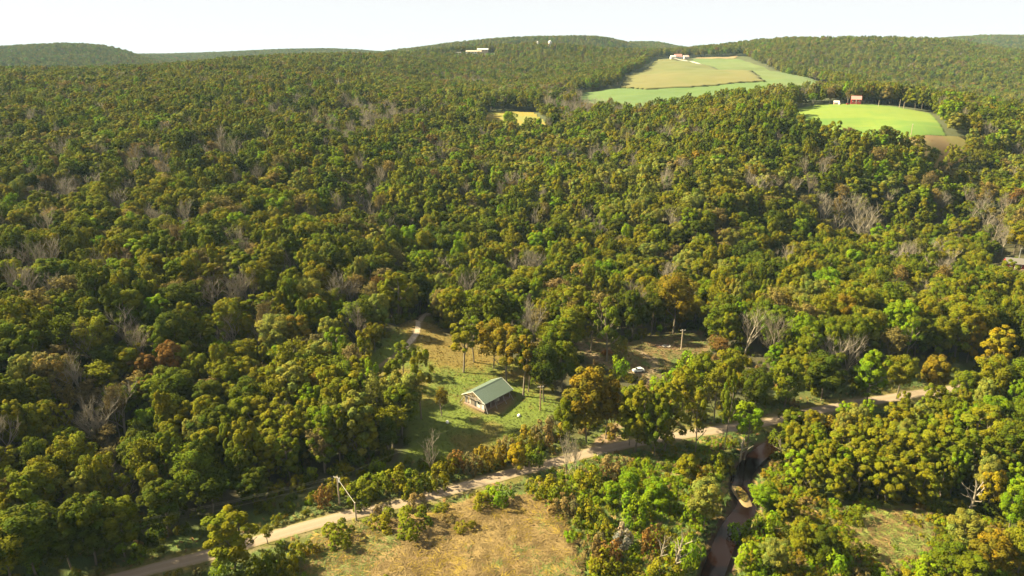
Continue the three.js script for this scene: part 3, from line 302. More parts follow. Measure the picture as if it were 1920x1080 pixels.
// crown: billows (lobes) spread over an egg, each covered with leaf sprays
function crown(seed, { base = 4, top = 20, half = 5, lobes = 26, leaves = 3600, size = 0.62, wide = 0.5, flat = 1.3, spread = 1, hollow = 0.25 }) {
  const r = rng(seed), L = new Leaves(), H = top - base, list = [];
  for (let k = 0; k < lobes; k++) {
    const s = Math.pow((k + r()) / lobes, 0.85), y = base + H * (0.1 + 0.86 * s), env = Math.sqrt(Math.max(0.06, 1 - Math.pow(Math.abs(s - wide) / (s < wide ? wide + 0.25 : 1.12 - wide), 2.2))) * half, a = k * 2.39996 + r() * 0.9, rad = env * lerp(hollow, 0.78, Math.sqrt(r())) * (0.62 + 0.7 * r()), lr = half * lerp(0.19, 0.47, r()) * spread * (s > 0.85 ? 0.8 : 1), v = 0.82 + 0.36 * r(), wv = (r() - 0.5) * 0.36;
    list.push({ x: Math.cos(a) * rad, y, z: Math.sin(a) * rad, lr, col: [v * (1 + wv), v, v * (1 - wv)] });
  }
  const area = list.reduce((s, b) => s + b.lr * b.lr, 0), cy = base + H * 0.45;
  for (const b of list) {
    const m = Math.round(leaves * b.lr * b.lr / area), ox = b.x / half, oy = (b.y - cy) / (H * 0.5), oz = b.z / half;
    for (let k = 0; k < m; k++) {
      const u = r() * 2 - 1, q = r() * 6.2832, c = Math.sqrt(1 - u * u); let nx = c * Math.cos(q), ny = u, nz = c * Math.sin(q);
      if (nx * ox + ny * oy + nz * oz < -0.35 || ny < -0.75) { nx = -nx; ny = Math.abs(ny); nz = -nz; }
      const d = b.lr * (0.72 + 0.36 * r()), j = 0.8 + 0.4 * r();
      L.leaf(b.x + nx * d, b.y + ny * d * 0.82 * flat, b.z + nz * d, nx, ny + 0.35, nz, size, r, b.col.map((v) => v * j), nx + ox * 0.35, ny + 0.15 + oy * 0.3, nz + oz * 0.35);
    }
  }
  return L.build();
}
function trunkFor(seed, { base, top, half }, bole = 0.24) {
  const L = new Limbs(), r = rng(seed);
  grow(L, r, V(0, -0.6, 0), V(0, 1, 0), top * 0.78, bole, 2, { depth: 2, kids: [6, 3], bend: 0.16, lift: 0.12, tilt: [0.5, 0.95], shrink: [0.28, 0.42], fork: base / top + 0.05 }, null);
  return L.build();
}
function skeleton(seed, o) { const L = new Limbs(), ends = []; grow(L, rng(seed), V(0, -0.6, 0), V(0, 1, 0), o.len, o.rad, o.depth, o, ends); return [L.build(), ends]; }
function leavesOn(seed, ends, per, spread, size) {
  const r = rng(seed), L = new Leaves();
  for (const [p, depth] of ends) if (depth <= 1) { const v = 0.82 + 0.36 * r(), n = Math.round(per * (0.3 + 1.4 * r())); for (let k = 0; k < n; k++) { const a = V(r() - 0.5, r() - 0.5, r() - 0.5).multiplyScalar(spread * 2); const q = a.clone().normalize(); L.leaf(p.x + a.x, p.y + a.y * 0.8, p.z + a.z, q.x, q.y + 0.4, q.z, size, r, [v, v, v], q.x + p.x * 0.1, q.y + 0.5, q.z + p.z * 0.1); } }
  return L.build();
}
const SPEC = {
  round: [0, 1, 2, 3, 4].map((k) => ({ base: 5.0 + (k % 3) * 1.0, top: 20, half: 5.2, lobes: 44 + k * 9, leaves: 6800, size: 0.48 + 0.05 * (k % 2), wide: 0.40 + 0.08 * (k % 3), spread: 0.7 + 0.1 * (k % 3) })),
  tall: [0, 1, 2].map((k) => ({ base: 2.5, top: 20, half: 4.6, lobes: 40 + 6 * k, leaves: 6200, size: 0.5, wide: 0.40 + 0.05 * k, spread: 0.66 })),
  slender: [0, 1, 2].map((k) => ({ base: 8.4 - k, top: 20, half: 4.6, lobes: 18 + k * 3, leaves: 2900, size: 0.5, wide: 0.5, spread: 0.75 })),
  umbrella: [{ base: 12.5, top: 20, half: 5, lobes: 16, leaves: 2600, size: 0.56, wide: 0.75, spread: 0.8 }],
};
const PROTO = {};
let seedOf = 100;
for (const kind of ['round', 'tall', 'slender', 'umbrella']) PROTO[kind] = SPEC[kind].map((s) => ({ crown: crown(seedOf++, s), trunk: trunkFor(seedOf++, s, kind === 'slender' ? 0.3 : 0.24) }));
const TWIGGY = { len: 11, rad: 0.26, depth: 3, kids: [7, 5, 5], bend: 0.22, lift: 0.14, tilt: [0.35, 0.8], shrink: [0.42, 0.62], fork: 0.3 };
PROTO.sparse = [0, 1, 2].map((k) => { const [t, e] = skeleton(300 + k, { ...TWIGGY, kids: [6, 5, 3] }); return { crown: leavesOn(330 + k, e, 12 + 4 * k, 0.8, 0.46), trunk: t }; });
PROTO.bare = [0, 1, 2, 3].map((k) => ({ trunk: skeleton(360 + k, { ...TWIGGY, depth: 4, kids: [6, 5, 4, 4], stout: 0.65, rad: 0.27, fork: 0.14 + 0.05 * k, len: 10.5, tilt: [0.35, 0.85], shrink: [0.44, 0.66] })[0] }));
PROTO.snag = [0, 1].map((k) => ({ trunk: skeleton(380 + k, { len: 16, rad: 0.42, depth: 2, kids: [11, 3], bend: 0.2, lift: 0.05, tilt: [0.6, 1.2], shrink: [0.2, 0.36], fork: 0.3 })[0] }));
PROTO.bush = [0, 1, 2, 3].map((k) => ({ crown: crown(400 + k, { base: -0.7, top: 3, half: 2.3, lobes: 15 + 3 * k, leaves: 900, size: 0.34, wide: 0.65, spread: 0.95 }), trunk: skeleton(410 + k, { len: 1.6, rad: 0.05, depth: 1, kids: [5], bend: 0.3, lift: 0.1, tilt: [0.4, 0.9], shrink: [0.6, 0.8], fork: 0.1 })[0] }));
PROTO.far = [0, 1, 2, 3].map((k) => ({ crown: crown(430 + k, { base: 5, top: 20, half: 5.2, lobes: 20 + 4 * k, leaves: 1500, size: 0.9, wide: 0.42 + 0.08 * (k % 2), spread: 0.85 }) }));
for (const kind in PROTO) for (const p of PROTO[kind]) {   // true height and spread of each form
  const b = new THREE.Box3(); for (const g of [p.trunk, p.crown]) if (g) { g.computeBoundingBox(); b.union(g.boundingBox); }
  p.H = b.max.y; p.W = 0.5 * (b.max.x - b.min.x + b.max.z - b.min.z) * (p.crown && kind !== 'sparse' ? 0.96 : 1);
}
const TINTS = {   // leaf colours
  deep: [0.055, 0.070, 0.004], mid: [0.088, 0.108, 0.005], bright: [0.115, 0.168, 0.005], olive: [0.126, 0.126, 0.006], sage: [0.152, 0.156, 0.026], gold: [0.205, 0.160, 0.007],
  amber: [0.138, 0.106, 0.008], rust: [0.132, 0.074, 0.018], brown: [0.128, 0.098, 0.036], straw: [0.160, 0.124, 0.034], pale: [0.19, 0.16, 0.12],
};
const leafMat = (c) => new THREE.MeshPhysicalMaterial({ color: c, vertexColors: true, roughness: 0.9, specularIntensity: 0.06, transmission: 0.32, thickness: 0, side: THREE.DoubleSide });
const LEAF = {}; for (const k in TINTS) LEAF[k] = leafMat(lin(...TINTS[k]));
const LEAF_ANY = leafMat(lin(1, 1, 1));
const BARK = std([0.115, 0.090, 0.065]), BARK_PALE = std([0.19, 0.16, 0.12]), BARK_GREY = std([0.145, 0.116, 0.086]), BARK_ANY = std([1, 1, 1]);

// where trees may stand
const CLEAR = [[SITE.lawn, 1], [SITE.yard, 1], [SITE.bright_field, 1], [SITE.tan_field, 2], [SITE.far_corn, 4], [SITE.far_grass_low, 4], [SITE.far_grass_high, 4], [SITE.goldenrod, 2], [SITE.verge, 0], [SITE.grove, 0], [SITE.barnyard, 2], [SITE.homestead, 0], [SITE.farmstead, 3], [SITE.hilltop, 0], [SITE.far_open, 0], [SITE.foreyard, 2]].map(([p, m]) => ({ p, m, b: boxOf(p, m) }));
const cleared = (x, z) => CLEAR.some(({ p, m, b }) => x > b[0] && x < b[1] && z > b[2] && z < b[3] && (m ? polyDist(p, x, z) < m : inside(p, x, z)));
const STAND = { p: SITE.stand, b: boxOf(SITE.stand) };
const eye = new THREE.Vector3(0, 120, 0);   // the lookout above the valley
function inSight(x, y, z, top) {   // seen from a little above the lookout, so that a step to the side shows no gaps
  const ty = y + top, ey = eye.y + 14;
  for (let k = 3; k < 24; k++) { const t = k / 25, px = x * t, pz = z * t; if (Math.hypot(x - px, z - pz) < 45) break; if (GR(px, pz) + 13 > lerp(ey, ty, t)) return false; }
  return true;
}
const woods = [];   // {x, y, z, h, w, kind, tint, turn, px}
function plant(x, z, h, w, kind, tint, r, y = ground(x, z)) { woods.push({ x, y, z, h, w, kind, tint, turn: r() * 6.283, v: r(), j: r(), px: h * 1304 / Math.hypot(x, z, 120 - y) }); }
{
  const r = rng(4242), tint = (x, z) => { const n = fbm(x / 70 + 31, z / 70), q = r() + (n - 0.5) * 0.9 + 0.14 * smooth(350, 700, -z); return q < 0.16 ? 'deep' : q < 0.42 ? 'mid' : q < 0.86 ? 'olive' : q < 0.95 ? 'bright' : r() < 0.78 ? 'sage' : r() < 0.6 ? 'amber' : r() < 0.8 ? 'straw' : 'rust'; };
  const pickKind = (x, z, far) => {
    const k0 = r(); let kind = k0 < 0.50 ? 'round' : k0 < 0.75 ? 'tall' : k0 < 0.87 ? 'slender' : 'sparse', t = tint(x, z);
    if (kind === 'sparse' && r() < 0.42) t = r() < 0.5 ? 'brown' : 'straw'; if (r() < 0.03) { kind = 'bare'; t = 'pale'; }
    for (const [dx, dz, rad, k, w] of SITE.drifts) { const d2 = (x - dx) ** 2 + (z - dz) ** 2; if (d2 < rad * rad * 1.6 && r() < (k === 'bare' ? 0.95 : 1) * w * (1 - smooth(0.5, 1.26, Math.sqrt(d2) / rad))) { if (k === 'bare') { if (r() < 0.68) { kind = 'bare'; t = 'pale'; } else { kind = 'sparse'; t = r() < 0.5 ? 'brown' : 'straw'; } } else t = k === 'pale' ? (r() < 0.6 ? 'sage' : 'olive') : k; } }
    return [kind, t];
  };
  const stepAt = (d) => (d < 220 ? 7.0 : d < 1500 ? 7.8 : d < 2300 ? 10 : 13);
  for (let d = 72; d < 4600;) {
    const s = stepAt(d), reach = 0.80 * d + 90;
    for (let x = -reach; x < reach; x += s) {
      const X = x + (r() - 0.5) * s * 0.9, Z = -(d + (r() - 0.5) * s * 0.9), stand = inside(STAND.p, X, Z);
      if (!stand && Z > roadZ(X) - 7) continue;
      if (Math.abs(X) < 400 && d < 420 && (lineDist(ROADC, X, Z) < (stand ? 6 : X < 10 ? 21 : 13) || lineDist(CREEKC, X, Z) < 5)) continue;
      if (cleared(X, Z)) continue;
      const y = GR(X, Z); if (!inSight(X, y, Z, 20)) continue;
      if (SITE.drifts.some(([dx, dz, rad, k]) => k === 'bare' && (X - dx) ** 2 + (Z - dz) ** 2 < rad * rad * 0.7) && r() < 0.15) continue;
      const big = s > 12 ? 1.25 : 1; let h = (d > 900 ? lerp(13, 24, r()) : lerp(13, 24, r())) * (0.86 + 0.25 * fbm(X / 60, Z / 60)), w = lerp(7.8, 15.5, Math.pow(r(), 1.3)) * big * (d < 200 ? 0.88 : 1), [kind, t] = pickKind(X, Z);
      if (stand) { h = lerp(11, 17, r()); w = lerp(5.5, 8, r()); kind = r() < 0.75 ? 'tall' : 'round'; t = r() < 0.5 ? 'olive' : r() < 0.45 ? 'sage' : r() < 0.6 ? 'bright' : 'mid'; }
      if (kind === 'slender') w *= 0.8; if (kind === 'bare') { h = lerp(18.5, 23.5, r()); w = lerp(10, 15, r()); }
      if (kind === 'tall') w *= 0.92;
      if (!stand && (kind === 'round' || kind === 'tall')) h = Math.max(h, 11.5 + w * 0.6);
      plant(X, Z, h, w, kind, t, r, d < 1200 ? ground(X, Z) : y);
    }
    d += s;
  }
  for (const b of woods.filter((t) => t.kind === 'bare' && t.z > -900)) {   // the trees downhill of a leafless one are younger and lower
    const L = Math.hypot(b.x, b.z), ux = b.x / L, uz = b.z / L;
    for (const t of woods) { const dx = b.x - t.x, dz = b.z - t.z; if (Math.abs(dx) > 22 || Math.abs(dz) > 22 || t.kind === 'bare') continue; const along = dx * ux + dz * uz, side = Math.abs(dx * uz - dz * ux); if (along > 1 && along < 20 && side < 8 && t.h > 15) { t.h *= 0.7; t.w *= 0.85; } }
  }
  for (let k = 0; k < 420; k++) {   // scattered trees on the near side of the valley, below and beside the lookout
    const x = (r() * 2 - 1) * 330, z = -lerp(40, 240, r()), far = Math.abs(x) > -z * 0.80 + 8 || z > -118;
    if (!far || z < roadZ(x) + 12 || lineDist(CREEKC, x, z) < 6 || inside(STAND.p, x, z)) continue;
    plant(x, z, lerp(7, 15, r()), lerp(6, 10, r()), r() < 0.5 ? 'round' : 'tall', r() < 0.5 ? 'olive' : r() < 0.5 ? 'mid' : 'bright', r);
  }
  for (const [x, z, h, w, kind, t] of SITE.picked) plant(x, z, h, w, kind, t, r);
}
const tanV = Math.tan(22.5 * Math.PI / 180), cosP = Math.cos(18.6 * Math.PI / 180), sinP = Math.sin(18.6 * Math.PI / 180);
const seenAt = (x, y, z) => { const a = -z * cosP - (y - 120) * sinP, b = -z * sinP + (y - 120) * cosP; return [0.5 + 0.5 * x / a / tanV * 9 / 16, 0.5 - 0.5 * b / a / tanV]; };
const inFrame = ([u, v], m = 0) => u > -m && u < 1 + m && v > -m && v < 1 + m;
// the largest in view stand as single trees; the rest is the woodland
const isBare = (t) => t.kind === 'bare' || t.kind === 'snag';
for (const t of woods) t.at = seenAt(t.x, t.y + t.h * 0.6, t.z);
const seenTrees = woods.filter((t) => inFrame(t.at)).sort((a, b) => b.px - a.px);
const single = new Set([...seenTrees.filter((t) => !isBare(t)).slice(0, 285), ...seenTrees.filter(isBare).slice(0, 90)]);
for (const t of woods.slice(-SITE.picked.length)) if (inFrame(t.at, 0.05)) single.add(t);
const ACROSS = ['at the left edge', 'near the left edge', 'an eighth across', 'a sixth across', 'a fifth across', 'a quarter across', 'three tenths across', 'a third across', 'three eighths across', 'just left of centre', 'at the centre line', 'just right of centre', 'five ninths across', 'three fifths across', 'five eighths across', 'two thirds across', 'seven tenths across', 'three quarters across', 'four fifths across', 'five sixths across', 'seven eighths across', 'near the right edge', 'at the right edge'];
const DOWN = ['near the top', 'a quarter down', 'a third down', 'two fifths down', 'just above halfway', 'halfway down', 'just below halfway', 'three fifths down', 'two thirds down', 'seven tenths down', 'three quarters down', 'four fifths down', 'five sixths down', 'seven eighths down', 'near the bottom', 'at the bottom edge'];
const placeWords = ([u, v]) => `${ACROSS[clamp(Math.floor(u * 23), 0, 22)]}, ${DOWN[clamp(Math.floor((v - 0.1) / 0.9 * 16), 0, 15)]}`;
const HUE = { deep: 'dark green', mid: 'mid green', bright: 'bright green', olive: 'olive green', sage: 'grey green', gold: 'golden yellow', amber: 'amber brown', rust: 'rust red', brown: 'brown', straw: 'straw coloured', pale: 'pale grey' };
const FORM = { round: 'round crowned tree', tall: 'upright billowing tree', slender: 'long boled tree', umbrella: 'flat topped tree', sparse: 'thin leaved tree', bare: 'leafless tree', snag: 'dead standing snag', bush: 'bush' };
const used = new Map(), ORDER = ['', 'second ', 'third ', 'fourth ', 'fifth ', 'sixth ', 'seventh ', 'eighth '];
function labelFor(t) { const size = t.kind === 'bush' ? (t.h > 4 ? 'tall ' : 'low ') : t.h > 20 ? 'tall ' : t.h < 13 ? 'small ' : ''; const k = `${size}${HUE[t.tint]} ${FORM[t.kind]} ${placeWords(t.at)}`, n = used.get(k) ?? 0; used.set(k, n + 1); return n ? `${ORDER[Math.min(n, 7)]}${k}`.replace('picture', '') : k; }
const barkOf = (t) => (t.kind === 'snag' || (t.kind === 'bare' && t.v > 0.25) ? BARK_PALE : t.kind === 'bare' || t.kind === 'sparse' || t.kind === 'slender' ? BARK_GREY : BARK);
function raise(t, name, category, group) {
  const list = PROTO[t.kind], p = list[Math.floor(t.v * 997) % list.length], g = new THREE.Group();
  g.name = numbered(name); g.position.set(t.x, t.y, t.z); g.rotation.y = t.turn;
  g.scale.set(t.w / p.W, t.h / p.H, t.w / p.W);
  tag(g, labelFor(t), category, group); scene.add(g);
  if (p.trunk) part(g, t.kind === 'bush' ? 'stems' : 'trunk', p.trunk, barkOf(t));
  if (p.crown) part(g, t.kind === 'bush' ? 'foliage' : 'crown', p.crown, LEAF[t.tint]);
}
for (const t of single) raise(t, isBare(t) ? 'bare_tree' : 'leafy_tree', 'tree', isBare(t) ? 'leafless trees among the woods' : 'leafy trees of the wooded valley');
const woodland = new THREE.Group(); woodland.name = 'woodland'; woodland.userData = { kind: 'stuff', label: 'dense mixed woodland covering the hills behind the nearer trees', category: 'woodland' }; scene.add(woodland);
const Q = new THREE.Quaternion(), UPV = V(0, 1, 0), tintOf = (t, r) => { const c = TINTS[t.tint], k = 0.85 + 0.3 * t.j, w = (t.v - 0.5) * 0.24; return lin(c[0] * k * (1 + w), c[1] * k, c[2] * k); };
function instances(parent, name, geo, mat, list, matrixOf, colourOf) {
  if (!list.length) return;
  const m = new THREE.InstancedMesh(geo, mat, list.length); m.name = name; m.userData = { kind: 'stuff' }; m.castShadow = m.receiveShadow = true;
  list.forEach((t, i) => { m.setMatrixAt(i, matrixOf(t)); if (colourOf) m.setColorAt(i, colourOf(t)); }); parent.add(m);
}
{
  const rest = woods.filter((t) => !single.has(t)), bins = new Map();
  for (const t of rest) { const d = -t.z, kind = d > 430 && !isBare(t) && t.kind !== 'sparse' ? 'far' : t.kind, n = Math.floor(t.v * 997) % PROTO[kind].length, key = kind + n; if (!bins.has(key)) bins.set(key, { p: PROTO[kind][n], kind, list: [] }); bins.get(key).list.push(t); }
  for (const { p, kind, list } of bins.values()) {
    const mat = (t) => new THREE.Matrix4().compose(V(t.x, t.y, t.z), Q.setFromAxisAngle(UPV, t.turn), V(t.w / p.W, t.h / p.H, t.w / p.W));
    if (p.crown) instances(woodland, 'crowns', p.crown, LEAF_ANY, list, mat, tintOf);
    if (p.trunk) instances(woodland, 'trunks', p.trunk, BARK_ANY, list, mat, (t) => barkOf(t).color);
  }
}

// ---------- shrubs, undergrowth, grass ----------
{
  const r = rng(909), bushes = [];
  const add = (x, z, h, w, t) => { const y = ground(x, z); bushes.push({ x, y, z, h, w, kind: 'bush', tint: t, turn: r() * 6.283, v: r(), j: r(), at: seenAt(x, y + h / 2, z), px: h * 1304 / Math.hypot(x, z, 120 - y) }); };
  for (const [x, z, h, w, , t] of SITE.shrubs) add(x, z, h, w, t);
  const pick = bushes.slice();
  const scatter = (poly, n, h0, h1, tints) => { const b = boxOf(poly); for (let k = 0; k < n; k++) { const x = lerp(b[0], b[1], r()), z = lerp(b[2], b[3], r()); if (!inside(poly, x, z) || lineDist(ROADC, x, z) < 3.9 || lineDist(CREEKC, x, z) < 6.6 || (poly !== SITE.glade && inside(SITE.glade, x, z) && r() < 0.93)) continue; const h = lerp(h0, h1, r()) * (lineDist(ROADC, x, z) < 8 ? 0.6 : 1); add(x, z, h, h * lerp(1.2, 1.9, r()), tints[Math.floor(r() * tints.length)]); } };
  scatter(SITE.thicket, 1500, 0.7, 2.4, ['bright', 'bright', 'bright', 'olive', 'bright', 'brown', 'mid', 'olive', 'bright']);
  scatter(SITE.thicket2, 2000, 0.9, 3.2, ['bright', 'mid', 'olive', 'olive', 'bright', 'deep', 'amber', 'brown']);
  scatter(SITE.hay, 170, 0.5, 1.6, ['olive', 'olive', 'amber', 'mid', 'straw']);
  scatter(SITE.verge, 500, 0.7, 2.4, ['mid', 'olive', 'bright', 'amber', 'deep', 'brown']);
  scatter(SITE.grove, 700, 0.8, 3.2, ['mid', 'olive', 'deep', 'amber', 'brown', 'olive']);
  scatter(SITE.creekside, 700, 0.8, 2.6, ['mid', 'bright', 'olive', 'amber', 'bright']);
  scatter(SITE.homestead, 60, 0.8, 2.4, ['mid', 'olive', 'bright']);
  scatter(SITE.stand, 900, 0.8, 3.0, ['deep', 'olive', 'mid']);
  // along the wood's edge and under the trees
  for (let k = 0; k < 9000; k++) { const d = 90 + 260 * r(), x = (r() * 2 - 1) * (0.8 * d + 60), z = -d; if (z > roadZ(x) - 5 || lineDist(ROADC, x, z) < 4.2) continue; if (inside(SITE.lawn, x, z) || inside(SITE.yard, x, z) || inside(SITE.grove, x, z) || inside(SITE.verge, x, z)) continue; const h = lerp(0.8, 4.2, r() * r()); add(x, z, h, h * lerp(1.1, 1.7, r()), r() < 0.4 ? 'mid' : r() < 0.5 ? 'olive' : r() < 0.6 ? 'deep' : r() < 0.6 ? 'brown' : 'bright'); }
  for (let k = 0; k < 5200; k++) { const d = 40 + 190 * r(), x = (r() * 2 - 1) * (0.8 * d + 160), z = -d; if (z < roadZ(x) + 7 || lineDist(CREEKC, x, z) < 5.2) continue; if ([SITE.hay, SITE.glade, SITE.thicket, SITE.thicket2, SITE.stand].some((p) => inside(p, x, z))) continue; const h = lerp(0.7, 2.8, r()); add(x, z, h, h * lerp(1.2, 1.9, r()), ['bright', 'mid', 'olive', 'olive', 'amber', 'bright', 'brown'][Math.floor(r() * 7)]); }
  const picked = new Set(pick), nearest = bushes.filter((t) => !picked.has(t) && inFrame(t.at) && (inside(SITE.thicket, t.x, t.z) || inside(SITE.thicket2, t.x, t.z) || inside(SITE.verge, t.x, t.z))).sort((a, b) => b.px - a.px).slice(0, 200);
  for (const t of nearest) picked.add(t);
  for (const t of picked) if (inFrame(t.at, 0.03)) raise(t, 'bush', 'bush', 'bushes beside the road and creek');
  const under = new THREE.Group(); under.name = 'undergrowth'; under.userData = { kind: 'stuff', label: 'low leafy undergrowth along the road, creek and wood edge', category: 'undergrowth' }; scene.add(under);
  const rest = bushes.filter((t) => !picked.has(t));
  PROTO.bush.forEach((p, n) => instances(under, 'foliage', p.crown, LEAF_ANY, rest.filter((t) => Math.floor(t.v * 997) % 4 === n), (t) => new THREE.Matrix4().compose(V(t.x, t.y, t.z), Q.setFromAxisAngle(UPV, t.turn), V(t.w / 4.9, t.h / 3, t.w / 4.9)), tintOf));
}
{
  const r = rng(5150);
  function tuft(seed, n, h, lean) { const q = rng(seed), p = [], nn = [], la = q() * 6.28; for (let k = 0; k < n; k++) { const a = q() * 6.283, d = q() * 0.4, x = Math.cos(a) * d, z = Math.sin(a) * d, hh = h * (0.6 + 0.6 * q()), b = la + (q() - 0.5) * 1.6, l = lean * (0.4 + q()) * hh, tx = x + Math.cos(b) * l, tz = z + Math.sin(b) * l, w = h > 1 ? 0.085 : 0.05, px = -Math.sin(b) * w, pz = Math.cos(b) * w, mx = x + Math.cos(b) * l * 0.35, mz = z + Math.sin(b) * l * 0.35, my = hh * 0.62; const A = [x - px, -0.05, z - pz], B2 = [x + px, -0.05, z + pz], C = [mx + px, my, mz + pz], D = [mx - px, my, mz - pz], E = [tx, hh * (1 - 0.35 * lean), tz]; for (const v of [A, B2, C, A, C, D, D, C, E]) { p.push(...v); nn.push(Math.cos(b) * 0.3, 0.95, Math.sin(b) * 0.3); } } const g = new THREE.BufferGeometry(); g.setAttribute('position', new THREE.Float32BufferAttribute(p, 3)); g.setAttribute('normal', new THREE.Float32BufferAttribute(nn, 3)); return g; }
  const tall = [0, 1, 2].map((k) => tuft(700 + k, 20, 1.5, 0.9)), low = [0, 1].map((k) => tuft(720 + k, 14, 0.15, 0.6)), mat = std([1, 1, 1], { side: THREE.DoubleSide });
  const grass = new THREE.Group(); grass.name = 'grass'; grass.userData = { kind: 'stuff', label: 'tall dry straw coloured grass and mown green grass', category: 'grass' }; scene.add(grass);
  const listTall = [], listLow = [];
  const fill = (poly, n, list, colour, keep = () => true, s0 = 0.7, s1 = 1.4) => { const b = boxOf(poly); for (let k = 0; k < n; k++) { const x = lerp(b[0], b[1], r()), z = lerp(b[2], b[3], r()); if (!inside(poly, x, z) || !keep(x, z) || lineDist(ROADC, x, z) < 3.3 || lineDist(CREEKC, x, z) < 4) continue; list.push({ x, z, y: ground(x, z), s: lerp(s0, s1, r()), turn: fbm(x / 6, z / 6) * 14 + r() * 0.9, c: colour(x, z, r()) }); } };
  const straw = (x, z, q) => { const n = fbm(x / 7, z / 7), g = fbm(x / 22 + 9, z / 22); return q < 0.10 + 0.3 * smooth(0.5, 0.62, n) ? [0.166, 0.109, 0.006] : g > 0.40 && q < 0.6 ? [0.074, 0.091, 0.011] : shade([0.171, 0.114, 0.036], [0.086, 0.048, 0.014], clamp(n * 1.3 - 0.2 + 0.3 * (q - 0.5))); };
  fill(SITE.hay, 40000, listTall, straw, undefined, 0.7, 1.6); fill(SITE.glade, 2500, listTall, (x, z, q) => (q < 0.5 ? [0.116, 0.136, 0.020] : straw(x, z, q)));
  fill(SITE.thicket, 7000, listTall, (x, z, q) => (q < 0.6 ? [0.068, 0.109, 0.014] : q < 0.85 ? [0.136, 0.130, 0.020] : [0.204, 0.136, 0.041]), undefined, 0.5, 1.1); fill(SITE.thicket2, 7000, listTall, (x, z, q) => (q < 0.6 ? [0.068, 0.109, 0.014] : q < 0.85 ? [0.136, 0.130, 0.020] : [0.204, 0.136, 0.041]), undefined, 0.5, 1.1);
  fill(SITE.verge, 5000, listTall, (x, z, q) => (q < 0.7 ? [0.061, 0.089, 0.014] : [0.136, 0.122, 0.020]), undefined, 0.4, 0.8);
  fill(SITE.roadside, 24000, listTall, (x, z, q) => (q < 0.65 ? [0.074, 0.102, 0.014] : q < 0.9 ? [0.150, 0.130, 0.020] : [0.163, 0.082, 0.020]), (x, z) => lineDist(ROADC, x, z) < 9, 0.35, 0.75);
  const lawnC = (x, z, q) => { const n = fbm(x / 14, z / 14), up = smooth(-214, -228, z + (n - 0.5) * 26); return up * 0.5 + n * 0.7 > 0.6 + 0.4 * q ? [0.18 + 0.05 * q, 0.115 + 0.03 * q, 0.022] : shade([0.078, 0.108, 0.006], [0.105, 0.118, 0.010], q); };
  fill(SITE.lawn, 18000, listLow, lawnC, (x, z) => Math.hypot(x - SITE.pavilion[0], z - SITE.pavilion[1]) > 9, 0.6, 1.3); fill(SITE.yard, 9000, listLow, (x, z, q) => (q < 0.5 ? [0.068, 0.095, 0.014] : [0.150, 0.095, 0.034]));
  const mtx = (t) => new THREE.Matrix4().compose(V(t.x, t.y, t.z), Q.setFromAxisAngle(UPV, t.turn), V(t.s, t.s, t.s));
  tall.forEach((g, n) => instances(grass, 'tall_grass', g, mat, listTall.filter((_, i) => i % 3 === n), mtx, (t) => lin(...t.c)));
  low.forEach((g, n) => instances(grass, 'short_grass', g, mat, listLow.filter((_, i) => i % 2 === n), mtx, (t) => lin(...t.c)));
}

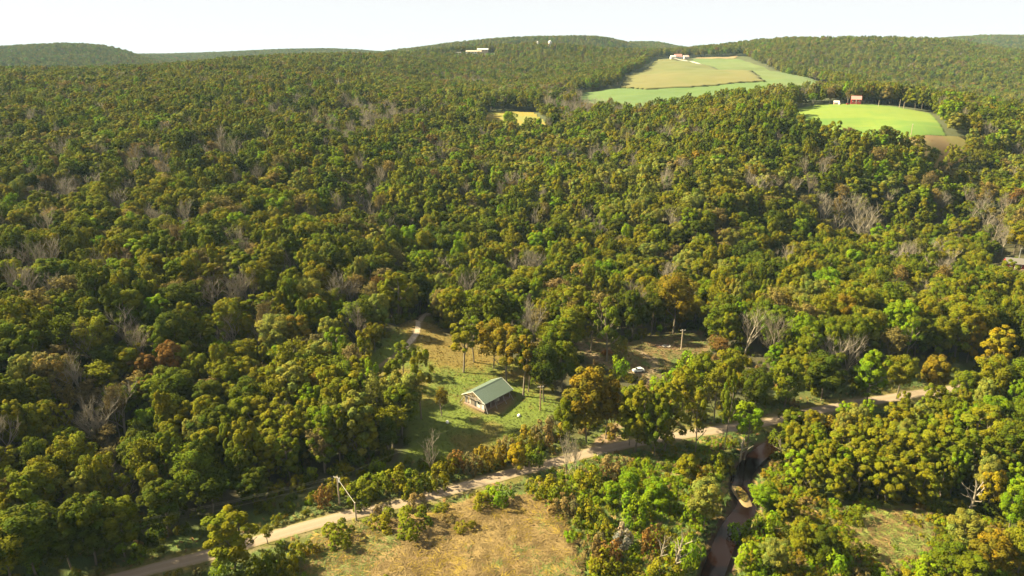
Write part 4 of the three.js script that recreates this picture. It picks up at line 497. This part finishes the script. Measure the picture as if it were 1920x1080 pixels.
// ---------- the open timber pavilion ----------
const WOOD = std([0.168, 0.140, 0.120]), WOOD_GREY = std([0.232, 0.216, 0.204]), WHITE = std([0.490, 0.469, 0.435]), ROOF_GREEN = new THREE.MeshStandardMaterial({ color: lin(0.108, 0.142, 0.116), roughness: 0.42, metalness: 0.0 }), CONCRETE = std([0.192, 0.128, 0.096]), DARK = std([0.027, 0.027, 0.030]), PLY = std([0.136, 0.112, 0.092]), GLASS = std([0.020, 0.024, 0.027], { roughness: 0.1 });
{
  const [px, pz] = SITE.pavilion, g = thing('pavilion', 'open timber pavilion with a green metal gable roof on the lawn', 'pavilion', px, pz, 0.85), L = 15, W = 11.4, eave = 3.35, rise = 2.95, oh = 0.9;
  g.position.y += 0.05;
  part(g, 'floor_slab', B(L - 0.6, 0.5, W - 1.4, 0, -0.02, 0), CONCRETE);
  const s = rise / (W / 2), len = Math.hypot(W / 2, rise), tilt = Math.atan2(rise, W / 2);
  for (const k of [-1, 1]) {
    const sheetG = [B(L, 0.05, len, 0, 0, 0)]; for (let x = -L / 2 + 0.15; x < L / 2; x += 0.46) sheetG.push(B(0.045, 0.045, len, x, 0.047, 0));
    const m = part(g, 'roof_slope', mergeGeometries(sheetG), ROOF_GREEN, [0, eave + rise / 2, k * W / 4]); m.rotation.x = k * tilt;
    part(g, 'eave_gutter', B(L, 0.12, 0.12, 0, eave - 0.09, k * (W / 2 - 0.03)), WOOD_GREY);
    for (let j = 0; j < 5; j++) { const x = -L / 2 + oh + j * (L - 2 * oh) / 4; part(g, 'post', B(0.22, eave - 0.05, 0.22, x, eave / 2, k * (W / 2 - 1.1)), WOOD_GREY); part(g, 'knee_brace', beam([x, eave - 1.1, k * (W / 2 - 1.1)], [x, eave + 0.05, k * (W / 2 - 0.25)], 0.12), WOOD); }
    part(g, 'plate_beam', B(L - 0.6, 0.28, 0.2, 0, eave + 0.3, k * (W / 2 - 1.1)), WOOD);
    for (const x of [-L / 2 + 0.3, -2.4, 2.6, L / 2 - 1.2]) part(g, 'prop', beam([x, -0.1, k * (W / 2 + 1.1)], [x + (x < 0 ? 0.5 : -0.4), eave - 0.2, k * (W / 2 - 0.9)], 0.14), WOOD_GREY);
    part(g, 'barge_board', beam([-L / 2 - 0.03, eave - 0.03, k * W / 2], [-L / 2 - 0.03, eave + rise - 0.02, 0], 0.05, 0.26), WHITE);
    part(g, 'barge_board', beam([L / 2 + 0.03, eave - 0.03, k * W / 2], [L / 2 + 0.03, eave + rise - 0.02, 0], 0.05, 0.26), WHITE);
  }
  part(g, 'ridge_cap', prism([[-0.3, -0.16], [0, 0.0], [0.3, -0.16], [0.3, -0.13], [0, 0.04], [-0.3, -0.13]], L + 0.04).rotateY(Math.PI / 2), ROOF_GREEN, [0, eave + rise + 0.07, 0]);
  for (const x of [-L / 2 + 0.25, -L / 2 + oh, -3.3, 0, 3.3, L / 2 - oh]) {   // roof trusses
    part(g, 'tie_beam', B(0.16, 0.26, W - 0.9, x, eave + 0.12 - 0.02, 0), WOOD); part(g, 'king_post', B(0.16, rise - 0.3, 0.16, x, eave + rise / 2 + 0.05, 0), WOOD);
    for (const k of [-1, 1]) { part(g, 'rafter', beam([x, eave + 0.0, k * (W / 2 - 0.15)], [x, eave + rise - 0.13, 0], 0.14, 0.18), WOOD); part(g, 'strut', beam([x, eave + 0.25, k * 0.1], [x, eave + rise * 0.48, k * W * 0.24], 0.12), WOOD); }
  }
  // the front end, half closed with boards and a door
  const fx = -L / 2 + oh + 0.16, zs = W / 2 - 1.1, wall = [[-zs + 0.05, -zs + 0.75, WHITE], [-zs + 0.8, -zs + 1.15, WOOD], [-zs + 1.95, -zs + 2.3, WHITE], [-zs + 2.4, -zs + 4.3, PLY], [zs - 4.2, zs - 3.5, WHITE], [zs - 3.4, zs - 2.2, WHITE], [zs - 2.1, zs - 1.5, WOOD_GREY], [zs - 1.4, zs - 0.05, WHITE]];
  for (const [a, b, m] of wall) for (let z = a; z < b - 0.05; z += 0.35) { const w = Math.min(0.33, b - z); part(g, 'wall_board', B(0.05 + 0.01 * ((z * 7) % 1), eave - 0.45, w, fx, eave / 2 + 0.12, z + w / 2), m); }
  part(g, 'door', B(0.07, 2.2, 0.85, fx - 0.08, 1.35, -zs + 4.8), DARK);
  const win = part(g, 'window', B(0.06, 0.9, 1.0, fx - 0.06, 2.1, zs - 2.8), GLASS); part(win, 'frame', mergeGeometries([B(0.07, 0.08, 1.16, fx - 0.07, 2.58, zs - 2.8), B(0.07, 0.08, 1.16, fx - 0.07, 1.62, zs - 2.8), B(0.07, 0.9, 0.08, fx - 0.07, 2.1, zs - 3.34), B(0.07, 0.9, 0.08, fx - 0.07, 2.1, zs - 2.26)]), WOOD_GREY);
  const inner = (name, label, cat, lx, lz, geo, mat) => { const c = Math.cos(0.85), sn = Math.sin(0.85), o = thing(name, label, cat, px + lx * c + lz * sn, pz - lx * sn + lz * c, 0.85, undefined, g.position.y + 0.23); part(o, 'body', geo, mat); part(o, 'lid', B(1.5, 0.06, 0.86, 0, 0.99, 0), WHITE); };
  inner('storage_chest', 'white storage chest standing under the pavilion roof', 'chest', 1.6, 3.2, B(1.4, 0.96, 0.8, 0, 0.48, 0), WHITE);
  const tb = thing('picnic_table', 'weathered picnic table under the pavilion roof beside the shaded side', 'table', px + 3.4, pz - 1.2, 0.85, undefined, g.position.y + 0.23);
  for (let k = 0; k < 4; k++) part(tb, 'top_plank', B(2.2, 0.05, 0.19, 0, 0.76, -0.33 + k * 0.21), WOOD_GREY);
  for (const k of [-1, 1]) { part(tb, 'bench', B(2.2, 0.05, 0.26, 0, 0.45, k * 0.78), WOOD_GREY); for (const e of [-0.8, 0.8]) part(tb, 'leg', beam([e, 0, k * 0.62], [e, 0.73, k * 0.2], 0.09), WOOD); }
}
// ---------- poles and wires ----------
const POLE = std([0.231, 0.146, 0.089]), POLE_PALE = std([0.313, 0.245, 0.184]), ARM = std([0.422, 0.381, 0.340]), PORCELAIN = std([0.476, 0.462, 0.449], { roughness: 0.3 }), STEEL = std([0.286, 0.292, 0.306], { roughness: 0.5, metalness: 0.6 }), WIRE = std([0.080, 0.078, 0.072], { roughness: 0.5 });
function pole(spot, h, turn, label, mat, arm = 2.4, can = false, group = 'utility poles') {
  const [x, z] = spot, g = thing('utility_pole', label, 'utility pole', x, z, turn, group);
  part(g, 'post', new THREE.CylinderGeometry(0.17, 0.25, h + 1, 10).translate(0, h / 2 - 0.5, 0), mat);
  if (arm) { part(g, 'crossarm', B(arm, 0.16, 0.14, 0, h - 0.35, 0.18), ARM); for (const k of [-0.45, -0.2, 0.45]) part(g, 'insulator', new THREE.LatheGeometry([[0, 0], [0.05, 0], [0.09, 0.08], [0.05, 0.14], [0.08, 0.2], [0, 0.26]].map(([a, b]) => new THREE.Vector2(a, b)), 8), PORCELAIN, [k * arm, h - 0.27, 0.18]); for (const k of [-1, 1]) part(g, 'brace', beam([k * arm * 0.3, h - 0.42, 0.18], [0, h - 1.05, 0.16], 0.05), STEEL); }
  if (can) { const t = part(g, 'transformer', new THREE.CylinderGeometry(0.28, 0.28, 0.9, 14), std([0.5, 0.51, 0.52], { roughness: 0.4 }), [0.45, h - 1.35, -0.1]); part(t, 'bushing', new THREE.CylinderGeometry(0.05, 0.07, 0.25, 8), PORCELAIN, [0, 0.57, 0]); }
  return V(x, g.position.y + h - 0.05, z);
}
const S = SITE.spots;
const topRoad = pole(S.pole_road, 9.4, -0.4, 'pale utility pole with a transformer above the red bush by the road', POLE_PALE, 2.2, true);
const stub = pole(S.pole_stub, 5.6, 0, 'short leaning stub pole at the near edge of the road', POLE_PALE, 0);
const topPav = pole(S.pole_pavilion, 9.6, 0.25, 'brown utility pole just behind the green roofed pavilion', POLE, 2.2);
const topYard = pole(S.pole_yard, 9.2, 0.2, 'utility pole beside the pale ash pit', POLE_PALE, 2.4);
const topHillA = pole(S.pole_hill_a, 9.4, 0.4, 'utility pole standing inside the bright pasture edge', POLE_PALE, 1.6), topHillB = pole(S.pole_hill_b, 9.4, 0.4, 'utility pole below the tan fallow strip, half behind trees', POLE_PALE, 1.6);
pole(S.pole_barn_a, 9, 0.3, 'taller of two poles at the far edge of the pasture', POLE_PALE, 0); pole(S.pole_barn_b, 7, 0.3, 'shorter of two poles at the far edge of the pasture', POLE_PALE, 0); pole(S.pole_barn_c, 6.5, 0.3, 'lone pole between the red barn and the pair of poles', POLE_PALE, 0);
pole(S.pole_house, 9, 0.3, 'grey pole behind the red house', STEEL, 1.4);
const topWest = pole([-128, -126], 9.4, 0.3, 'utility pole by the road beyond the left edge', POLE_PALE, 2.2);
function wire(a, b, sag, label, rad = 0.022, group = 'overhead wires') { const mat = rad > 0.05 ? ARM : WIRE; const m = a.clone().lerp(b, 0.5); m.y -= sag * 2; const g = new THREE.TubeGeometry(new THREE.QuadraticBezierCurve3(a, m, b), 24, rad, 4), o = new THREE.Mesh(g, mat); o.name = numbered('overhead_wire'); o.castShadow = true; tag(o, label, 'wire', group); scene.add(o); }
const off = (p, x, y = 0, z = 0) => p.clone().add(V(x, y, z));
wire(off(topRoad, -0.9), off(topWest, -0.9), 1.6, 'outer wire sagging from the roadside pole to the left edge'); wire(off(topRoad, 0.9), off(topWest, 0.9), 1.6, 'inner wire sagging from the roadside pole to the left edge'); wire(off(topRoad, 0, -1.4), off(topWest, 0, -1.4), 2.0, 'lowest cable sagging from the roadside pole to the left edge');
wire(off(topRoad, 0.6), off(topPav, -0.6), 1.2, 'wire from the roadside pole up to the pavilion pole'); wire(off(topPav, 0.6), off(topYard, -0.6), 1.2, 'wire from the pavilion pole to the yard pole');
wire(off(topRoad, 0, -0.5), off(stub, 0, -0.1), 0.05, 'taut guy cable from the roadside pole down to the stub pole', 0.07); wire(topHillA, topHillB, 0.5, 'wire between the two poles by the pasture');

// ---------- the car and small things about the clearing ----------
{
  const [x, z] = S.car, g = thing('parked_car', 'white car with dark windows parked on the dirt driveway', 'car', x, z, 0.25), paint = new THREE.MeshPhysicalMaterial({ color: lin(0.74, 0.75, 0.77), roughness: 0.3, clearcoat: 1, clearcoatRoughness: 0.05 });
  const body = new THREE.Shape(); body.moveTo(-2.2, 0.35); body.lineTo(-2.25, 0.75); body.quadraticCurveTo(-2.2, 0.92, -1.2, 1.0); body.lineTo(1.75, 1.02); body.quadraticCurveTo(2.2, 1.0, 2.22, 0.7); body.lineTo(2.2, 0.35); body.closePath();
  part(g, 'body', new THREE.ExtrudeGeometry(body, { depth: 1.6, bevelEnabled: true, bevelSize: 0.08, bevelThickness: 0.08, bevelSegments: 2 }).translate(0, 0, -0.8), paint);
  const cab = new THREE.Shape(); cab.moveTo(-1.15, 0.98); cab.lineTo(-0.5, 1.46); cab.lineTo(1.15, 1.46); cab.lineTo(1.85, 0.98); cab.closePath();
  part(g, 'windows', new THREE.ExtrudeGeometry(cab, { depth: 1.44, bevelEnabled: true, bevelSize: 0.04, bevelThickness: 0.06, bevelSegments: 1 }).translate(0, 0, -0.72), GLASS);
  part(g, 'roof', B(1.6, 0.05, 1.42, 0.33, 1.53, 0), paint);
  for (const k of [-1, 1]) { for (const p of [[-1.1, 0.98, -0.48, 1.5], [0.35, 0.98, 0.35, 1.5], [1.8, 0.98, 1.12, 1.5]]) part(g, 'pillar', beam([p[0], p[1], k * 0.795], [p[2], p[3], k * 0.79], 0.09, 0.03), paint); part(g, 'headlight', B(0.06, 0.14, 0.34, -2.31, 0.72, k * 0.6), PORCELAIN); part(g, 'tail_light', B(0.06, 0.16, 0.3, 2.29, 0.75, k * 0.62), std([0.3, 0.02, 0.02])); for (const e of [-1.4, 1.4]) { const w = part(g, 'wheel', new THREE.CylinderGeometry(0.34, 0.34, 0.2, 18).rotateX(Math.PI / 2), DARK, [e, 0.34, k * 0.82]); part(w, 'rim', new THREE.CylinderGeometry(0.2, 0.2, 0.22, 12).rotateX(Math.PI / 2), STEEL); } }
  for (const [n, label] of [['drum_a', 'small white domed cover on the grass left of the pavilion'], ['drum_b', 'small white domed cover on the grass right of the pavilion']]) { const t = thing('well_cover', label, 'cover', S[n][0], S[n][1], 0, 'white covers on the lawn'); part(t, 'dome', new THREE.LatheGeometry([[0.52, -0.1], [0.52, 0.42], [0.46, 0.62], [0.3, 0.76], [0, 0.82]].map(([a, b]) => new THREE.Vector2(a, b)), 20), std([0.82, 0.81, 0.78])); part(t, 'rim', new THREE.TorusGeometry(0.54, 0.04, 6, 20).rotateX(Math.PI / 2), WHITE, [0, 0.3, 0]); }
  const r = rng(66), bp = thing('brush_pile', 'heap of rust brown brush at the yard edge', 'brush pile', S.brush[0], S.brush[1]), Lm = new Limbs();
  for (let k = 0; k < 130; k++) { const a = r() * 6.28, d = r() * 2.4, y = 1.5 * (1 - d / 2.6) * r(), q = r() * 6.28, l = 0.7 + r(), p = V(Math.cos(a) * d, y, Math.sin(a) * d); Lm.tube([p, p.clone().add(V(Math.cos(q) * l, (r() - 0.35) * 0.7, Math.sin(q) * l))], [0.05, 0.03], 4); } part(bp, 'branches', Lm.build(), std([0.25, 0.10, 0.055]));
  const lv = new Leaves(); for (let k = 0; k < 500; k++) { const a = r() * 6.28, d = Math.sqrt(r()) * 2.5, y = 1.5 * (1 - d / 2.7); lv.leaf(Math.cos(a) * d, y * (0.6 + 0.5 * r()), Math.sin(a) * d, 0, 1, 0, 0.4, r, [1, 1, 1], 0, 1, 0); } part(bp, 'leaves', lv.build(), LEAF.rust);
  // stones about the ash pit and the gravel bar
  const rock = (seed, s) => { const q = rng(seed), g2 = new THREE.IcosahedronGeometry(s, 1), p = g2.attributes.position; for (let i = 0; i < p.count; i++) { const n = 0.8 + 0.4 * noise(p.getX(i) / s * 2 + seed, p.getZ(i) / s * 2 + p.getY(i) / s); p.setXYZ(i, p.getX(i) * n, p.getY(i) * n * 0.7, p.getZ(i) * n); } g2.computeVertexNormals(); return g2; };
  const ring = thing('fire_ring', 'ring of pale stones round the white ash pit', 'fire ring', S.ash[0], S.ash[1]); const ROCK = std([0.40, 0.36, 0.33]), rocks = [rock(1, 0.3), rock(2, 0.26), rock(5, 0.34)];
  for (let k = 0; k < 12; k++) { const a = k / 12 * 6.283; part(ring, 'stone', rocks[k % 3], ROCK, [Math.cos(a) * 1.5, 0.1, Math.sin(a) * 1.2]); }
  const cul = thing('stone_headwall', 'low stone headwall where the driveway meets the gravel road', 'headwall', S.culvert[0], S.culvert[1], 0.3); for (let j = 0; j < 2; j++) for (let k = 0; k < 6; k++) part(cul, 'stone', rocks[(k + j) % 3], std([0.42, 0.33, 0.26]), [(k - 2.5) * 0.55 + j * 0.2, 0.15 + j * 0.36, 0]);
}
// ---------- barn, sheds, farm and house ----------
const RED = std([0.204, 0.024, 0.020]), PINK_ROOF = std([0.374, 0.150, 0.136], { roughness: 0.5 }), GREY_ROOF = std([0.120, 0.108, 0.100], { roughness: 0.6 }), OFFWHITE = std([0.530, 0.503, 0.476]), TAN = std([0.374, 0.292, 0.211]);
function barn(name, label, spot, turn, { w, d, wallH, roofH, wallM, roofM, over = 0.4, doors = [], windows = [], gambrel = false, base = true }, cat = 'barn') {
  const g = thing(name, label, cat, spot[0], spot[1], turn);
  if (base) part(g, 'foundation', B(w + 0.3, 2.4, d + 0.3, 0, -0.9, 0), TAN);
  const out = gambrel ? [[-d / 2, 0.3], [-d / 2, wallH], [-d * 0.33, wallH + roofH * 0.65], [0, wallH + roofH], [d * 0.33, wallH + roofH * 0.65], [d / 2, wallH], [d / 2, 0.3]] : [[-d / 2, 0.3], [-d / 2, wallH], [0, wallH + roofH], [d / 2, wallH], [d / 2, 0.3]];
  part(g, 'walls', prism(out, w).rotateY(Math.PI / 2), wallM);
  const roofLine = out.slice(1, -1), t = 0.14, up = roofLine.map(([x, y], i) => [x * (1 + 2 * over / d), y + t + (i === 0 || i === roofLine.length - 1 ? -over * 0.5 : 0)]), dn = up.map(([x, y]) => [x, y - t + 0.02]).reverse();
  part(g, 'roof', prism([...up, ...dn], w + 2 * over).rotateY(Math.PI / 2), roofM);
  for (const [x, y, ww, hh, m] of doors) { const o = part(g, 'door', B(ww, hh, 0.1, x, y, d / 2 + 0.06), m ?? OFFWHITE); part(o, 'trim', mergeGeometries([B(ww + 0.3, 0.15, 0.12, x, y + hh / 2 + 0.07, d / 2 + 0.07), B(0.15, hh, 0.12, x - ww / 2 - 0.07, y, d / 2 + 0.07), B(0.15, hh, 0.12, x + ww / 2 + 0.07, y, d / 2 + 0.07)]), OFFWHITE); }
  for (const [x, y, ww, hh] of windows) { const o = part(g, 'window', B(ww, hh, 0.08, x, y, d / 2 + 0.05), GLASS); part(o, 'frame', mergeGeometries([B(ww + 0.2, 0.12, 0.12, x, y + hh / 2, d / 2 + 0.08), B(ww + 0.2, 0.12, 0.12, x, y - hh / 2, d / 2 + 0.08), B(0.12, hh, 0.12, x - ww / 2, y, d / 2 + 0.08), B(0.12, hh, 0.12, x + ww / 2, y, d / 2 + 0.08)]), OFFWHITE); }
  return g;
}
{
  const b = barn('red_barn', 'red barn with a pink metal roof at the top of the bright pasture', S.barn, -0.38, { w: 9.2, d: 9, wallH: 5.2, roofH: 3.2, wallM: RED, roofM: PINK_ROOF, doors: [[0, 4.1, 0.7, 1.6], [0, 1.5, 1.2, 2.2, RED]], windows: [[-3, 3.4, 0.9, 1.2], [3, 3.4, 0.9, 1.2]] });
  part(b, 'lean_to_roof', B(3.2, 0.14, 7.4, 0, 0, 0).rotateZ(-0.42), PINK_ROOF, [6.2, 3.7, 0]); for (const k of [-3.4, 0, 3.4]) part(b, 'lean_to_post', B(0.2, 3.0, 0.2, 7.4, 1.5, k), WOOD);
  barn('small_shed', 'small pale pink roofed shed left of the red barn', S.shed, -0.3, { w: 5.0, d: 4.2, wallH: 2.3, roofH: 1.3, wallM: std([0.5, 0.3, 0.27]), roofM: OFFWHITE, doors: [[-0.6, 1.1, 1.2, 1.8]] }, 'shed');
  const van = thing('white_van', 'white van parked between the pale shed and the red barn', 'van', S.van[0], S.van[1], 1.1); part(van, 'body', prism([[-2.3, 0.4], [-2.35, 1.2], [-1.7, 1.35], [-1.1, 2.0], [2.3, 2.05], [2.35, 0.4]], 1.8), OFFWHITE); for (const k of [-1, 1]) { part(van, 'side_window', B(1.2, 0.5, 0.05, -0.6, 1.6, k * 0.91), GLASS); for (const e of [-1.5, 1.5]) part(van, 'wheel', new THREE.CylinderGeometry(0.36, 0.36, 0.22, 12).rotateX(Math.PI / 2), DARK, [e, 0.36, k * 0.85]); }
  const tr = thing('red_wagon', 'small red farm wagon beside the red barn', 'wagon', S.tractor[0], S.tractor[1], 0.2); part(tr, 'bed', B(3.4, 0.9, 1.7, 0, 1.1, 0), RED); part(tr, 'drawbar', beam([-1.6, 0.7, 0], [-3.0, 0.4, 0], 0.12), DARK); for (const k of [-1, 1]) for (const e of [-1.1, 1.1]) part(tr, 'wheel', new THREE.CylinderGeometry(0.4, 0.4, 0.2, 12).rotateX(Math.PI / 2), DARK, [e, 0.4, k * 0.85]);
  // the far farm
  const [fx, fz] = S.farm;
  barn('hoop_barn', 'white rounded barn at the left of the far farm', [fx - 13, fz], 0.1, { w: 12, d: 10, wallH: 3.5, roofH: 4.5, wallM: OFFWHITE, roofM: OFFWHITE, gambrel: true, doors: [[0, 2, 3, 3, GREY_ROOF]] });
  barn('farm_barn', 'long red roofed barn in the middle of the far farm', [fx, fz - 6], 0, { w: 17, d: 14, wallH: 5, roofH: 5.5, wallM: OFFWHITE, roofM: PINK_ROOF, windows: [[-4, 2.6, 1.6, 1.4], [0, 2.6, 1.6, 1.4], [4, 2.6, 1.6, 1.4]] });
  barn('farm_house', 'pale house with a pinkish roof at the right of the far farm', [fx + 17, fz + 2], 0.2, { w: 12, d: 9, wallH: 4.6, roofH: 3.6, wallM: OFFWHITE, roofM: std([0.52, 0.33, 0.30]), windows: [[-3, 2.6, 1.3, 1.5], [3, 2.6, 1.3, 1.5]], doors: [[0, 1.4, 1.2, 2.2, RED]] }, 'house');
  // hilltop buildings on the skyline
  const [cx, cz] = SITE.far_spots.complex, [sx, sz] = SITE.far_spots.silo, [mx, mz] = SITE.far_spots.white_mast;
  barn('long_hall', 'long white hall on the wooded hill near the skyline', [cx, cz], 0.12, { w: 36, d: 13, wallH: 6.5, roofH: 2.6, wallM: OFFWHITE, roofM: TAN, windows: [-12, -4, 4, 12].map((x) => [x, 4, 3, 1.6]) }, 'hall');
  barn('annex_hall', 'low tan annex right behind the long white hall', [cx + 20, cz - 30], 0.1, { w: 26, d: 12, wallH: 9, roofH: 2.4, wallM: TAN, roofM: OFFWHITE, windows: [-8, 0, 8].map((x) => [x, 6, 3, 1.6]) }, 'hall');
  barn('hill_shed', 'grey shed left of the long white hall', [cx - 42, cz + 10], 0, { w: 26, d: 12, wallH: 5, roofH: 3, wallM: std([0.5, 0.47, 0.45]), roofM: GREY_ROOF, doors: [[0, 2.2, 4, 3.5]] }, 'shed');
  barn('white_lodge', 'long low white building farther left on the hill', [cx - 78, cz + 20], 0, { w: 44, d: 10, wallH: 4, roofH: 2, wallM: OFFWHITE, roofM: TAN, windows: [-12, 0, 12].map((x) => [x, 2.4, 3, 1.4]) }, 'building');
  const tw = thing('white_silo', 'tall white silo with a domed top among the hilltop trees', 'silo', sx, sz); part(tw, 'barrel', new THREE.CylinderGeometry(3.9, 3.9, 22, 24).translate(0, 10, 0), OFFWHITE); part(tw, 'dome', new THREE.SphereGeometry(4.0, 24, 10, 0, 6.2832, 0, Math.PI / 2), std([0.55, 0.52, 0.49]), [0, 21, 0]); part(tw, 'chute', B(1.4, 20, 1.4, 3.2, 9, 3.1), GREY_ROOF);
  const sl = thing('slim_silo', 'slim white silo left of the tall silo', 'silo', mx, mz); part(sl, 'barrel', new THREE.CylinderGeometry(1.8, 1.8, 24, 16).translate(0, 11, 0), OFFWHITE); part(sl, 'dome', new THREE.SphereGeometry(1.85, 16, 8, 0, 6.2832, 0, Math.PI / 2), OFFWHITE, [0, 23, 0]);
  // the homestead
  barn('red_house', 'red house with a grey roof half hidden by trees at the right edge', S.house, -0.35, { w: 9, d: 8, wallH: 3.2, roofH: 2.4, wallM: RED, roofM: GREY_ROOF, windows: [[-2.4, 1.9, 1.2, 1.1], [2.2, 1.9, 1.2, 1.1]], doors: [[0, 1.4, 1.0, 2.1]] }, 'house');
  barn('red_outbuilding', 'small red outbuilding left of the red house', [S.house[0] - 15, S.house[1] + 3], 0.2, { w: 5, d: 4, wallH: 2.4, roofH: 1.2, wallM: RED, roofM: std([0.3, 0.16, 0.13]), doors: [[0, 1.2, 1.4, 1.8, RED]] }, 'shed');
  const po = thing('garden_pool', 'round blue above ground pool in front of the red house', 'pool', S.pool[0], S.pool[1]); part(po, 'wall', new THREE.CylinderGeometry(3.2, 3.2, 1.2, 28, 1, true).translate(0, 0.55, 0), std([0.45, 0.6, 0.7], { side: THREE.DoubleSide })); part(po, 'water', new THREE.CylinderGeometry(3.15, 3.15, 0.9, 28).translate(0, 0.5, 0), new THREE.MeshPhysicalMaterial({ color: lin(0.10, 0.36, 0.48), roughness: 0.08, ior: 1.33 })); part(po, 'rim', new THREE.TorusGeometry(3.22, 0.1, 6, 28).rotateX(Math.PI / 2).translate(0, 1.15, 0), OFFWHITE);
  const tl = thing('utility_trailer', 'pale grey trailer parked left of the blue pool', 'trailer', S.trailer[0], S.trailer[1], 0.3); part(tl, 'body', B(4.6, 2.0, 2.0, 0, 1.5, 0), std([0.58, 0.58, 0.57])); part(tl, 'door', B(0.06, 1.6, 1.2, 2.33, 1.45, 0), GREY_ROOF); for (const k of [-1, 1]) part(tl, 'wheel', new THREE.CylinderGeometry(0.36, 0.36, 0.2, 12).rotateX(Math.PI / 2), DARK, [0, 0.36, k * 1.02]);
}
{   // gravel bar in the creek, grown over with straw coloured grass
  const [x, z] = S.gravelbar, rings = 5, n = 22, base = relief(x, z) - 1.25, pos = [x, base + 0.4, z], idx = [];
  for (let k = 1; k <= rings; k++) for (let i = 0; i < n; i++) { const a = i / n * 6.283, e = 0.55 + 0.9 * noise(Math.cos(a) * 1.6 + 9, Math.sin(a) * 1.6 + 4), s = k / rings; pos.push(x + Math.cos(a) * 1.9 * e * s, base + 0.42 * (1 - s * s) - 0.12 * (k === rings ? 1 : 0) + (noise(i * 2.3, k * 3.1) - 0.5) * 0.16, z + Math.sin(a) * 5.4 * e * s); const p = 1 + (k - 1) * n + i, q = 1 + (k - 1) * n + (i + 1) % n; if (k === 1) idx.push(0, q, p); else idx.push(p - n, q - n, q, p - n, q, p); }
  const g = new THREE.BufferGeometry(); g.setAttribute('position', new THREE.Float32BufferAttribute(pos, 3)); g.setIndex(idx); g.computeVertexNormals(); structure('gravel_bar', g, std([0.17, 0.12, 0.055]), 'tan gravel bar in the bend of the creek');
  const r = rng(31), lv = new Leaves(); for (let k = 0; k < 900; k++) { const a = r() * 6.283, s = Math.sqrt(r()) * 0.8; lv.leaf(x + Math.cos(a) * 1.6 * s, base + 0.3 + 0.35 * r(), z + Math.sin(a) * 4.4 * s, 0, 1, 0, 0.4, r, [1, 1, 1].map((v) => v * (0.7 + 0.6 * r())), 0, 1, 0); }
  const o = new THREE.Mesh(lv.build(), LEAF.straw); o.name = 'bar_grass'; o.userData = { kind: 'stuff', label: 'straw coloured grass on the gravel bar in the creek', category: 'grass' }; o.castShadow = o.receiveShadow = true; scene.add(o);
}
renderer.render(scene, camera);
